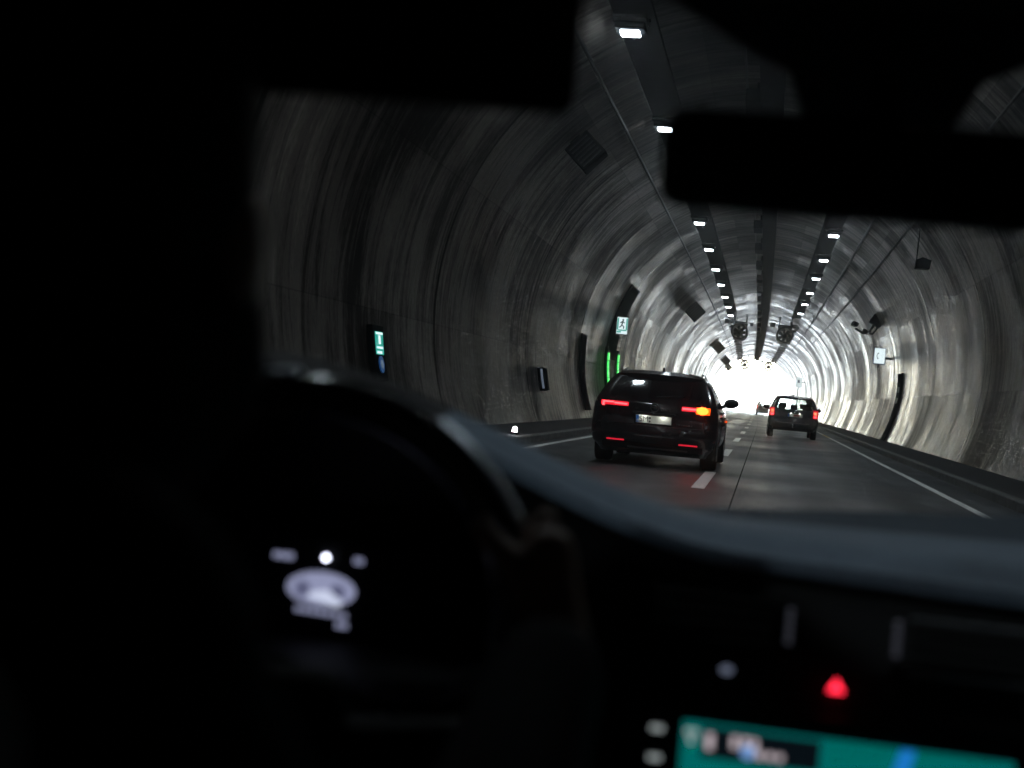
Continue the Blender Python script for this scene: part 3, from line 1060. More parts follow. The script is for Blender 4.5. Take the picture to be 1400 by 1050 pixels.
def empty_part(name, root):
    o = bpy.data.objects.new(name, None)
    o.empty_display_size = 0.1
    COL.objects.link(o)
    o.parent = root
    return o

def add_mirrors(root, body, y, z, size=1.0):
    for s in (-1, 1):
        x = body.side(y, z, s)[0]
        mb = MB()
        mb.ball((x + s * 0.15 * size, y, z + 0.045), 0.5, (0.25 * size, 0.17, 0.155 * size), rot=(0, 0, s * 0.15))
        mb.ball((x + s * 0.12 * size, y, z + 0.01), 0.5, (0.20 * size, 0.15, 0.10))
        mb.tube([(x - s * 0.03, y, z - 0.03), (x + s * 0.08, y, z)], 0.03, 8)
        remeshed(mb, "wing_mirror", M['plastic'], 0.012, root, 4)

def add_seats(root, x_list, y, z0, htop, heads=True):
    for x in x_list:
        mb = MB()
        mb.box((x, y, z0 + 0.30), (0.46, 0.16, 0.62), rot=(-0.2, 0, 0), bevel=0.06, seg=3)
        mb.box((x, y - 0.14, htop - 0.09), (0.26, 0.10, 0.18), bevel=0.045, seg=3)
        mb.cyl((x - 0.06, y - 0.1, htop - 0.3), (x - 0.06, y - 0.13, htop - 0.1), 0.01, n=8).cyl((x + 0.06, y - 0.1, htop - 0.3), (x + 0.06, y - 0.13, htop - 0.1), 0.01, n=8)
        mb.build("seat", M['seat'], root, smooth=True)

def plate_part(root, body, xc, z0, z1, w, region=None, red=False):
    y = body.rear(0, (z0 + z1) / 2)[1] - 0.03
    pl = MB().box((xc, y, (z0 + z1) / 2), (w, 0.012, z1 - z0), bevel=0.003).build("number_plate", M['plate'], root)
    MB().box((xc, y + 0.014, (z0 + z1) / 2), (w + 0.03, 0.014, z1 - z0 + 0.03)).build("plate_holder", M['plastic'], root)
    yy = y - 0.008
    h = z1 - z0
    MB().box((xc - w / 2 + 0.024, yy, (z0 + z1) / 2), (0.042, 0.004, h - 0.012)).build("country_band", M['plate_blue'], pl)
    face = lambda x, z: Matrix.Translation((x, yy - 0.001, z)) @ Matrix.Rotation(pi / 2, 4, 'X')
    if region:
        mb = MB()
        text_mesh(mb, "D", 0.04, face(xc - w / 2 + 0.024, z0 + 0.03))
        mb.build("country_letter", M['plate'], pl, normals=False)
        mb = MB()
        text_mesh(mb, region, 0.112, face(xc - w / 2 + 0.118, (z0 + z1) / 2))
        mb.cyl((xc - w / 2 + 0.205, yy, (z0 + z1) / 2 + 0.022), (xc - w / 2 + 0.205, yy - 0.004, (z0 + z1) / 2 + 0.022), 0.017, n=14)
        mb.cyl((xc - w / 2 + 0.205, yy, (z0 + z1) / 2 - 0.028), (xc - w / 2 + 0.205, yy - 0.004, (z0 + z1) / 2 - 0.028), 0.014, n=14)
        mb.build("plate_letters", M['black_print'], pl, normals=False)
    if red:
        MB().box((xc + 0.05, yy, (z0 + z1) / 2), (0.20, 0.004, h * 0.6)).build("plate_blur", M['plate_red'], pl)
    return pl

def build_estate():
    root = empty("estate_car", (-1.575, 20.75, 0.0), radians(-0.6),
                 "black estate car in the left lane with its right amber indicator flashing", "car")
    L = [(0.185, .78, .20, 4.62, .20, .45), (0.25, .82, .15, 4.70, .20, .45), (.34, .90, .05, 4.82, .20, .5), (.48, .928, .0, 4.88, .20, .5), (.60, .932, .012, 4.88, .20, .5),
         (.72, .928, .05, 4.80, .20, .5), (.84, .918, .058, 4.55, .19, .5), (.92, .90, .07, 3.95, .19, .45), (.99, .875, .12, 3.45, .18, .3),
         (1.08, .835, .22, 3.22, .16, .25), (1.20, .772, .38, 2.93, .14, .22), (1.30, .705, .53, 2.64, .13, .2), (1.37, .63, .68, 2.35, .12, .18),
         (1.41, .53, .90, 2.05, .12, .15), (1.43, .38, 1.15, 1.82, .1, .1), (1.437, .15, 1.38, 1.55, .05, .05)]
    b = Body(L, (1.00, 1.305), (1.0, 1.34), 0.085)
    b.shell(root, M['paint_black'], M['dark_glass'])
    for s in (-1, 1):
        mb = b.side_patch([(0.75, 1.06, 1.10), (1.0, 1.02, 1.24), (1.6, 1.01, 1.31), (2.3, 1.01, 1.31), (2.75, 1.01, 1.22), (3.05, 1.02, 1.10)], s, 0.003, 0.004)
        mb.build("side_window", M['dark_glass'], root, smooth=True)
        # roof rail
        MB().tube([(s * 0.60, 0.80, 1.385), (s * 0.585, 1.2, 1.425), (s * 0.58, 1.9, 1.425), (s * 0.59, 2.35, 1.375)], 0.014, 8).build("roof_rail", M['dull_trim'], root, smooth=True)
        b.side_patch([(y, 0.86, 0.875) for y in (0.5, 1.2, 2.0, 3.0, 3.8)], s, 0.002, 0.005, n=1).build("crease_strip", M['plastic'], root)
    # spoiler over the rear window, fin
    P = [[Vector((x, 0.56 + 0.10 * (x / .62) ** 2, 1.335 - 0.02 * (x / .62) ** 2)) for x in (-.62, -.45, -.2, 0, .2, .45, .62)],
         [Vector((x, 0.88 + 0.10 * (x / .62) ** 2, 1.412 - 0.045 * (x / .62) ** 2)) for x in (-.62, -.45, -.2, 0, .2, .45, .62)]]
    Q = [[p + Vector((0, -0.03, 0.035)) if i == 0 else p + Vector((0, 0, 0.012)) for p in row] for i, row in enumerate(P)]
    MB().slab(P, Q).build("spoiler", M['paint_black'], root, smooth=True)
    MB().prism([(1.02, 1.42), (1.22, 1.42), (1.06, 1.485), (1.035, 1.485)], 'x', -0.015, 0.015).build("antenna_fin", M['plastic'], root)
    # tail lights: left an L of red, right a red bar with the amber indicator outboard
    tl = b.rear_patch(-0.80, -0.39, 0.862, 0.925, 0.004, 0.014).build("tail_light", M['red_lens'], root, smooth=True)
    mb = b.rear_patch(-0.775, -0.61, 0.895, 0.917, 0.019, 0.008, nx=6, nz=1)
    b.rear_patch(-0.60, -0.405, 0.878, 0.902, 0.019, 0.008, mb, nx=6, nz=1, skew=0.03)
    b.rear_patch(-0.778, -0.745, 0.848, 0.894, 0.019, 0.008, mb, nx=2, nz=2)
    mb.build("light_bar", M['red_bar'], tl)
    tr = b.rear_patch(0.39, 0.80, 0.862, 0.925, 0.004, 0.014).build("tail_light", M['red_lens'], root, smooth=True)
    b.rear_patch(0.40, 0.60, 0.884, 0.908, 0.019, 0.008, nx=6, nz=1).build("light_bar", M['red_bar'], tr)
    ind = b.rear_patch(0.60, 0.80, 0.835, 0.932, 0.019, 0.012, nx=6, nz=3).build("indicator", M['amber_lens'], tr)
    c = b.rear(0.69, 0.885, 0.04)
    MB().ball(c, 0.05, (1.75, 0.5, 1.15)).build("indicator_bulb", M['amber'], tr, smooth=True)
    for x0, x1 in ((-0.67, -0.41), (0.39, 0.66)):
        b.rear_patch(x0, x1, 0.355, 0.376, 0.003, 0.008, nz=1).build("bumper_reflector", M['red_reflector'], root)
    # tailgate seams, plate, emblem
    mb = MB()
    b.rear_patch(-0.86, 0.86, 0.605, 0.612, 0.0015, 0.004, mb, nx=24, nz=1)
    b.rear_patch(-0.72, -0.714, 0.615, 0.86, 0.0015, 0.004, mb, nx=1, nz=8)
    b.rear_patch(0.714, 0.72, 0.615, 0.86, 0.0015, 0.004, mb, nx=1, nz=8)
    mb.build("tailgate_seam", M['plastic'], root)
    b.rear_patch(-0.74, 0.74, 0.25, 0.335, 0.003, 0.012, nx=20).build("bumper_insert", M['plastic'], root)
    b.rear_patch(-0.36, 0.52, 0.262, 0.288, 0.016, 0.012, nx=14, nz=1).build("diffuser_trim", M['dull_trim'], root)
    plate_part(root, b, 0.0, 0.640, 0.752, 0.52, "SM")
    yb = b.rear(0, 0.80)[1]
    mb = MB().box((0, yb - 0.055, 0.790), (0.62, 0.12, 0.022), bevel=0.006)
    mb.box((0, yb - 0.122, 0.782), (0.62, 0.012, 0.034), bevel=0.004)
    mb.build("plate_light_bar", M['plastic'], root)
    MB().box((0, yb - 0.132, 0.790), (0.035, 0.008, 0.010), bevel=0.003).build("boot_button", M['chrome'], root)
    for sx in (-0.14, 0.14):
        MB().box((sx, yb - 0.100, 0.776), (0.05, 0.016, 0.006)).build("plate_light", M['plate_lamp'], root)
    yb = b.rear(0, 0.87)[1] - 0.004
    mb = MB()
    n = 28
    mb.grid([[(( .058 + q * cos(t)) * cos(2 * pi * k / n), yb - 0.006 - q * sin(t), 0.872 + (.058 + q * cos(t)) * sin(2 * pi * k / n)) for q, t in [(0.008, 2 * pi * j / 6) for j in range(7)]] for k in range(n)], closed_u=True)
    mb.prism([(-0.055, 0.879), (0.012, 0.885), (0.006, 0.874), (0.055, 0.864), (-0.012, 0.860), (-0.006, 0.870)], 'y', yb - 0.012, yb - 0.002)
    mb.build("emblem", M['chrome'], root, smooth=True)
    mb = MB()
    for k, w in enumerate((0.016, 0.03, 0.022, 0.034, 0.022, 0.03, 0.016)):
        mb.box((0.34 + k * 0.036, b.rear(0.4, 0.62)[1] - 0.004, 0.655), (w, 0.006, 0.022))
    mb.build("model_badge", M['chrome'], root)
    mb = MB()
    for k, w in enumerate((0.02, 0.014, 0.02, 0.012, 0.02)):
        mb.box((0.10 + k * 0.03, b.rear(0.12, 0.86)[1] - 0.004, 0.850), (w, 0.006, 0.018))
    mb.build("tailgate_badge", M['chrome'], root)
    for x in (-0.06, 0.05, 0.15, -0.18):
        pass
    MB().tube([(-0.26, 0.0, 0.455), (0.0, -0.01, 0.452), (0.32, 0.0, 0.455)], 0.006, 6).build("bumper_strip", M['chrome'], root)
    MB().tube([(-0.02, b.rear(0, 1.06)[1] - 0.02, 1.03), (0.22, b.rear(0, 1.06)[1] - 0.02, 1.055), (0.40, b.rear(0, 1.1)[1] - 0.02, 1.07)], 0.009, 6).build("rear_wiper", M['plastic'], root)
    add_wheels(root, b, (0.98, 3.80), 0.335, 0.235)
    add_mirrors(root, b, 3.0, 0.985, 1.0)
    # front lamps and side indicator
    for s in (-1, 1):
        MB().ball((s * 0.72, 4.55, 0.68), 0.5, (0.34, 0.34, 0.14)).build("headlight", M['dull_trim'], root, smooth=True)
        MB().box((s * 0.935, 3.25, 0.72), (0.012, 0.09, 0.03)).build("side_indicator", M['amber_lens'] if s > 0 else M['plastic'], root)
        b.side_patch([(y, 0.78, 0.80) for y in (1.35, 1.45, 1.55)], s, 0.003, 0.02, n=1).build("door_handle", M['paint_black'], root)
        b.side_patch([(y, 0.78, 0.80) for y in (2.35, 2.45, 2.55)], s, 0.003, 0.02, n=1).build("door_handle", M['paint_black'], root)
    return root
build_estate()

def build_hatch(name, loc, rz, label, paint, full=True, scale=1.0):
    root = empty(name, loc, rz, label, "car")
    root.scale = (scale, scale, scale)
    L = [(0.26, .74, .12, 4.05, .18, .4), (.36, .83, .03, 4.18, .18, .45), (.50, .855, .0, 4.22, .18, .45), (.62, .86, .015, 4.20, .18, .45),
         (.75, .855, .06, 4.10, .16, .45), (.88, .845, .075, 3.75, .15, .4), (.98, .825, .10, 3.35, .14, .3), (1.08, .795, .14, 3.1, .13, .25),
         (1.20, .745, .20, 2.85, .12, .22), (1.32, .69, .27, 2.55, .11, .2), (1.40, .635, .36, 2.3, .11, .18), (1.445, .55, .55, 2.05, .1, .15),
         (1.47, .40, .85, 1.8, .1, .1), (1.478, .15, 1.2, 1.5, .05, .05)]
    b = Body(L, (1.005, 1.345), (1.0, 1.36), 0.07)
    b.shell(root, paint, M['car_glass'])
    for s in (-1, 1):
        b.side_patch([(0.45, 1.06, 1.16), (0.7, 1.02, 1.30), (1.4, 1.01, 1.34), (2.1, 1.01, 1.34), (2.5, 1.01, 1.25), (2.85, 1.02, 1.10)], s, 0.003, 0.004).build("side_window", M['dark_glass'], root, smooth=True)
        MB().tube([(s * 0.60, 0.55, 1.42), (s * 0.575, 0.8, 1.475), (s * 0.57, 1.7, 1.475), (s * 0.59, 2.1, 1.415)], 0.016, 8).build("roof_rail", M['plastic'], root, smooth=True)
        tl = b.rear_patch(s * 0.655, s * 0.83, 0.74, 1.03, 0.003, 0.02, nx=6, nz=8).build("tail_light", M['far_lens'], root, smooth=True)
        b.rear_patch(s * 0.685, s * 0.79, 0.87, 0.965, 0.024, 0.012, nx=4, nz=3).build("brake_light", M['brake'], tl)
        b.rear_patch(s * 0.69, s * 0.785, 0.77, 0.83, 0.024, 0.008, nx=4, nz=2).build("fog_light", M['red_bar'], tl)
    MB().box((0, b.rear(0, 1.37)[1] - 0.02, 1.385), (0.26, 0.02, 0.02)).build("high_brake_light", M['white_dim'], root)
    P = [[Vector((x, 0.235 + 0.07 * (x / .6) ** 2, 1.375 - 0.015 * (x / .6) ** 2)) for x in (-.6, -.4, -.2, 0, .2, .4, .6)],
         [Vector((x, 0.50 + 0.08 * (x / .6) ** 2, 1.435 - 0.03 * (x / .6) ** 2)) for x in (-.6, -.4, -.2, 0, .2, .4, .6)]]
    Q = [[p + Vector((0, -0.02, 0.03)) if i == 0 else p + Vector((0, 0, 0.012)) for p in row] for i, row in enumerate(P)]
    MB().slab(P, Q).build("spoiler", paint, root, smooth=True)
    b.rear_patch(-0.70, 0.70, 0.26, 0.40, 0.003, 0.02, nx=20).build("bumper_insert", M['plastic'], root)
    b.rear_patch(-0.55, 0.55, 0.52, 0.545, 0.002, 0.01, nx=16, nz=1).build("bumper_strip", M['dull_trim'], root)
    b.rear_patch(-0.30, 0.34, 0.925, 0.95, 0.003, 0.02, nx=10, nz=1).build("tailgate_handle", M['plastic'], root)
    y9 = b.rear(0, 0.93)[1]
    MB().ball((0.05, y9 - 0.02, 0.912), 0.5, (0.12, 0.03, 0.05)).build("emblem", M['chrome'], root, smooth=True)
    plate_part(root, b, 0.05, 0.745, 0.855, 0.50, None, True)
    for sx in (-0.10, 0.20):
        MB().box((sx, b.rear(0, .88)[1] - 0.075, 0.874), (0.02, 0.012, 0.003)).build("plate_light", M['plate_lamp'], root)
    MB().ball((0.0, -0.05, 0.47), 0.035, (1, 1, 1)).tube([(0, -0.05, 0.45), (0, -0.05, 0.38), (0, 0.1, 0.34)], 0.016, 8).build("tow_ball", M['chrome'], root, smooth=True)
    MB().tube([(-0.02, b.rear(0, 1.06)[1] - 0.015, 1.03), (0.2, b.rear(0, 1.06)[1] - 0.015, 1.045), (0.38, b.rear(0, 1.1)[1] - 0.015, 1.06)], 0.008, 6).build("rear_wiper", M['plastic'], root)
    add_wheels(root, b, (0.72, 3.35), 0.31, 0.20)
    add_mirrors(root, b, 2.75, 0.99, 0.9)
    MB().box((0, 1.8, 0.55), (1.3, 2.6, 0.06)).build("cabin_floor", M['seat'], root)
    MB().box((0, 2.95, 0.85), (1.35, 0.35, 0.22), bevel=0.05).build("dashboard", M['plastic'], root)
    add_seats(root, (-0.42, 0.0, 0.42), 0.75, 0.36, 1.17)
    add_seats(root, (-0.36, 0.36), 1.85, 0.36, 1.22)
    return root
build_hatch("compact_car", (1.0, 50.2, 0), radians(0.5), "dark slate compact car ahead in the right lane with see-through rear window", M['paint_grey'])
build_hatch("compact_car", (-0.05, 147.0, 0), radians(0.3), "tiny far plum coloured car near the tunnel exit, half hidden behind the slate compact car", M['paint_plum'])

# ------------------------------------------------------------------ the car the photo is taken from
M['dash'] = mat("dash_soft_plastic", (0.105, 0.136, 0.172), 0.62, spec=0.12, noise=0.15, nscale=120, bump=0.12)
M['trim_black'] = mat("cabin_black_plastic", (0.004, 0.004, 0.0045), 0.65, spec=0.12, noise=0.25, nscale=60)
M['leather'] = mat("wheel_leather", (0.020, 0.022, 0.024), 0.17, spec=1.0, noise=0.2, nscale=150)
M['dash_shaded'] = mat("dash_shaded_plastic", (0.045, 0.058, 0.072), 0.75, spec=0.08, noise=0.25, nscale=90)
M['vent_glow'] = emit("vent_slider_glow", (0.75, 0.78, 1.0), 0.007, (0.10, 0.10, 0.11))
M['vent_black'] = mat("vent_black", (0.002, 0.002, 0.002), 0.8, spec=0.04, noise=0.2)
M['rim_highlight'] = mat("satin_rim_highlight", (0.60, 0.66, 0.72), 0.28, metal=0.9, spec=0.6, noise=0.1)
M['headliner'] = mat("headliner_fabric", (0.012, 0.012, 0.013), 0.95, spec=0.1, noise=0.2, nscale=200)
M['windscreen'] = clear_glass("windscreen_glass", (0.90, 0.94, 0.95), 0.0, 0.16, 0.6)
M['disp_hi'] = emit("display_bright", (0.72, 0.78, 1.0), 0.15)
M['disp_mid'] = emit("display_mid", (0.58, 0.62, 0.95), 0.085)
M['disp_lo'] = emit("display_low", (0.45, 0.48, 0.85), 0.040)
M['disp_dot'] = emit("display_dot", (0.75, 0.80, 1.0), 2.2)
M['map'] = emit("screen_map", (0.0, 0.62, 0.58), 0.036, (0.0, 0.05, 0.05))
M['route'] = emit("screen_route", (0.02, 0.32, 1.0), 0.10)
M['ui_dark'] = emit("screen_panel", (0.02, 0.04, 0.06), 0.02, (0.005, 0.005, 0.008))
M['ui_white'] = emit("screen_text", (1.0, 0.85, 0.92), 0.10)
M['ui_blue'] = emit("screen_marker", (0.25, 0.5, 1.0), 0.12)
M['key_lit'] = emit("lit_key", (0.75, 0.85, 0.85), 0.075)
M['key_dim'] = emit("lit_key_dim", (0.6, 0.7, 1.0), 0.035)
M['hazard'] = emit("hazard_lit", (1.0, 0.02, 0.05), 0.55)
M['skin'] = mat("skin", (0.44, 0.30, 0.235), 0.5, spec=0.35, noise=0.12, nscale=60)
M['jacket'] = mat("dark_jacket", (0.008, 0.008, 0.010), 0.9, spec=0.15, noise=0.3, nscale=80)
M['hair'] = mat("dark_hair", (0.006, 0.005, 0.005), 0.65, spec=0.2, noise=0.3, nscale=120)
M['mirror_glass'] = mat("mirror_glass", (0.02, 0.02, 0.022), 0.05, metal=1.0, noise=0.05)

car = empty("own_car", (0, 0, 0), 0, "dark cabin of the car the photo is taken from, with steering wheel and mirror", "car")

def smooth(a, b, x):
    t = max(0.0, min(1.0, (x - a) / (b - a)))
    return t * t * (3 - 2 * t)
def hood_w(x):
    return smooth(-0.74, -0.60, x) * (1 - smooth(-0.48, 0.0, x))
def dash_z(x, y):
    base = 0.930 - 0.03 * x + (-0.015 + 0.10 * x) * (y - 1.35) / 0.5
    roll = -0.02 * (1 - smooth(1.335, 1.40, y))
    g = 1 - 0.74 * smooth(1.42, 1.86, y)
    return base + roll + 0.122 * hood_w(x) * g
def build_dash():
    xs = [-0.74 + 1.48 * i / 74 for i in range(75)]
    ys = [1.90, 1.84, 1.76, 1.68, 1.60, 1.52, 1.46, 1.42, 1.39, 1.37, 1.355, 1.345, 1.337]
    rows = []
    for x in xs:
        hw = hood_w(x)
        yshift = -0.05 * hw
        row = [(x, y + yshift * smooth(1.6, 1.34, y) if y < 1.6 else y, dash_z(x, y)) for y in ys]
        ze = dash_z(x, 1.337)
        rec = smooth(-0.66, -0.62, x) * (1 - smooth(-0.27, -0.22, x))
        row.append((x, 1.333 + yshift, ze - 0.012))
        row.append((x, 1.335 + yshift + rec * 0.09, ze - 0.022))
        row.append((x, 1.315 + rec * 0.16, 0.872 + rec * 0.03))
        row.append((x, 1.285 + rec * 0.19, 0.830 + rec * 0.0))
        row.append((x, 1.268 + rec * 0.20, 0.800 - rec * 0.04))
        row.append((x, 1.262 - rec * 0.02, 0.775 - rec * 0.02))
        row.append((x, 1.255, 0.700))
        row.append((x, 1.25, 0.60))
        row.append((x, 1.32, 0.42))
        rows.append(row)
    cut = next(i for i, x in enumerate(xs) if x > -0.30)
    top = MB().grid([r[4:14] for r in rows[cut:]]).build("dashboard", M['dash'], car, smooth=True, angle=60)
    MB().grid([r[:5] for r in rows[cut:]]).build("dash_shaded_strip", M['dash_shaded'], car, smooth=True, angle=60)  # far dash top in a darker colour, shade painted in
    MB().grid([r[:14] for r in rows[:cut + 1]]).build("instrument_hood", M['trim_black'], car, smooth=True, angle=60)
    MB().grid([r[13:] for r in rows]).build("fascia", M['trim_black'], car, smooth=True, angle=50)
    return top
build_dash()

def build_cluster():
    root = empty_part("instrument_cluster", car)
    MB().box((-0.447, 1.472, 0.815), (0.34, 0.02, 0.115), bevel=0.008).build("cluster_face", M['trim_black'], root)
    y = 1.4605
    def ell(cx, cz, a, b, name, m, yy, inner=None, n=40):
        mb = MB()
        if inner:
            P = [[(cx + a * q * cos(2 * pi * k / n), yy, cz + b * q * sin(2 * pi * k / n)) for q in (inner, 1.0)] for k in range(n)]
            Q = [[(p[0], p[1] - 0.0015, p[2]) for p in r] for r in P]
            mb.grid(P, closed_u=True); mb.grid(Q, closed_u=True)
        else:
            mb.prism([(cx + a * cos(2 * pi * k / n), cz + b * sin(2 * pi * k / n)) for k in range(n)], 'y', yy - 0.0015, yy)
        return mb.build(name, m, root)
    ell(-0.446, 0.8125, 0.035, 0.0165, "assist_display", M['disp_mid'], y)
    ell(-0.446, 0.8125, 0.038, 0.0185, "display_ring", M['disp_mid'], y - 0.002, 0.93)
    ell(-0.466, 0.8115, 0.0085, 0.0085, "dial_shade", M['disp_lo'], y - 0.0035)
    ell(-0.427, 0.8115, 0.0085, 0.0085, "dial_shade", M['disp_lo'], y - 0.0035)
    MB().prism([(-0.458, 0.803), (-0.424, 0.796), (-0.421, 0.802), (-0.436, 0.812), (-0.442, 0.812), (-0.458, 0.808)], 'y', y - 0.006, y - 0.004).build("lane_symbol", M['disp_hi'], root)
    MB().ball((-0.4435, y - 0.003, 0.8465), 0.0024).build("indicator_dot", M['disp_dot'], root)
    mb = MB()
    for k in range(4):
        mb.box((-0.500 + k * 0.0058, y - 0.001, 0.8435), (0.0042, 0.0015, 0.0065))
    mb.build("digits", M['disp_mid'], root)
    mb = MB()
    for k in range(2):
        mb.box((-0.4105 + k * 0.0052, y - 0.001, 0.8465), (0.0042, 0.0015, 0.0060))
    mb.build("digits", M['disp_mid'], root)
    mb = MB()
    for k in range(7):
        mb.box((-0.470 + k * 0.0085, y - 0.001, 0.7885 - k * 0.0003), (0.0062, 0.0015, 0.005))
    for k in range(2):
        mb.box((-0.424 + k * 0.007, y - 0.001, 0.7765), (0.0052, 0.0015, 0.006))
    mb.build("text_line", M['disp_mid'], root)
build_cluster()

def build_wheel():
    root = empty_part("steering_wheel", car)
    c = Vector((-0.343, 0.995, 0.845))
    tilt = Matrix.Rotation(radians(-16), 4, 'X')
    base = Matrix.Translation(c) @ tilt
    n = 96
    R = 0.190
    def pt(a, r=R, y=0.0):
        return base @ Vector((r * cos(a), y, r * sin(a)))
    MB().tube([pt(2 * pi * k / n) for k in range(n)], 0.0155, 14, closed=True).build("rim", M['leather'], root, smooth=True)
    for a0, a1 in ((29, 62), (92, 101)):  # bright metal arcs stand for light glints on the leather rim
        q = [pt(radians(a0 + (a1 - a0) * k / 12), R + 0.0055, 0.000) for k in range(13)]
        MB().tube(q, [0.004] + [0.0142] * 11 + [0.004], 12).build("rim_highlight", M['rim_highlight'], root, smooth=True)
    mb = MB()
    mb.box((0, 0.012, -0.055), (0.135, 0.05, 0.085), bevel=0.024, seg=4)
    mb.xf(base).build("hub", M['trim_black'], root, smooth=True)
    for a in (-12, 192, 270):
        a = radians(a)
        P = []
        p0 = Vector((0.05 * cos(a), 0.012, -0.05 + 0.05 * sin(a)))
        p1 = Vector((R * cos(a), 0.0, R * sin(a)))
        mb = MB().tube([base @ p0.lerp(p1, t) for t in (0, .3, .6, 1)], [0.026, 0.02, 0.016, 0.016], 10, flat=0.6)
        mb.build("spoke", M['trim_black'], root, smooth=True)
    mb = MB().tube([base @ Vector((0, 0.03, -0.05)), base @ Vector((0, 0.34, -0.06))], 0.045, 16)
    mb.build("column", M['trim_black'], root, smooth=True)
    mb = MB().tube([base @ Vector((-0.03, 0.09, -0.03)), base @ Vector((-0.17, 0.08, 0.0))], 0.010, 10)
    mb.build("indicator_stalk", M['trim_black'], root, smooth=True)
    mb = MB().tube([base @ Vector((0.03, 0.09, -0.05)), base @ Vector((0.15, 0.08, -0.05))], 0.010, 10)
    mb.build("wiper_stalk", M['trim_black'], root, smooth=True)
build_wheel()

def build_screen():
    root = empty_part("navigation_screen", car)
    y = 1.243
    MB().box((0.085, y + 0.012, 0.69), (0.40, 0.02, 0.20), bevel=0.01).build("bezel", M['trim_black'], root)
    MB().box((0.0925, y, 0.692), (0.275, 0.004, 0.160)).build("map", M['map'], root)
    mb = MB().prism([(0.138, 0.772), (0.150, 0.772), (0.142, 0.735), (0.128, 0.735)], 'y', y - 0.005, y - 0.003)
    mb.prism([(0.128, 0.735), (0.142, 0.735), (0.12, 0.66), (0.105, 0.66)], 'y', y - 0.005, y - 0.003)
    mb.build("route_line", M['route'], root)
    MB().box((0.022, y - 0.004, 0.757), (0.100, 0.002, 0.026), rot=(0, 0.0, 0)).build("info_box", M['ui_dark'], root)
    mb = MB()
    for x, z, w, h in ((-0.021, 0.7585, 0.006, 0.013), (0.0, 0.7605, 0.005, 0.010), (0.009, 0.7605, 0.006, 0.010), (0.017, 0.7605, 0.005, 0.009),
                       (0.022, 0.7525, 0.006, 0.006), (0.031, 0.7525, 0.006, 0.005), (0.039, 0.7525, 0.005, 0.005)):
        mb.box((x, y - 0.007, z), (w, 0.002, h))
    mb.build("info_text", M['ui_white'], root)
    MB().ball((0.012, y - 0.008, 0.754), 0.006, (1, 0.3, 1)).build("position_marker", M['ui_blue'], root)
    mb = MB()
    for x, z in ((-0.040, 0.764), (-0.034, 0.764), (-0.037, 0.757)):
        mb.box((x, y - 0.004, z), (0.0045, 0.002, 0.005))
    mb.build("menu_icon", M['key_lit'], root)
    for z in (0.7625, 0.737, 0.711):
        MB().box((-0.067, y - 0.0005, z), (0.011, 0.003, 0.0045), bevel=0.001).build("key_icon", M['key_lit'], root)
build_screen()

def build_controls():
    mb = MB().prism([(0.0755, 0.8095), (0.0885, 0.8095), (0.082, 0.8200)], 'y', 1.258, 1.266)
    mb.build("hazard_button", M['hazard'], car)
    MB().ball((-0.0125, 1.268, 0.8155), 0.0045, (1.2, 0.4, 0.8)).build("lit_button", M['key_dim'], car)
    for x in (0.038, 0.129):
        v = empty_part("air_vent", car)
        mb = MB()
        for k in range(5):
            mb.box((x, 1.262, 0.848 + k * 0.0065), (0.005, 0.010, 0.004), bevel=0.001)
        mb.build("vent_slider", M['vent_glow'], v)  # sliders given a faint glow to show in the dark cabin
        mb = MB()
        s = -1 if x < 0.08 else 1
        for k in range(4):
            mb.box((x + s * 0.065, 1.268, 0.842 + k * 0.012), (0.105, 0.012, 0.0025), rot=(0.3, 0, 0))
        mb.build("vent_slats", M['vent_black'], v)
        if x > 0.1:
            for z in (0.879, 0.833):
                MB().box((x + 0.075, 1.262, z), (0.13, 0.006, 0.003)).build("vent_trim", M['dull_trim'], v)
build_controls()

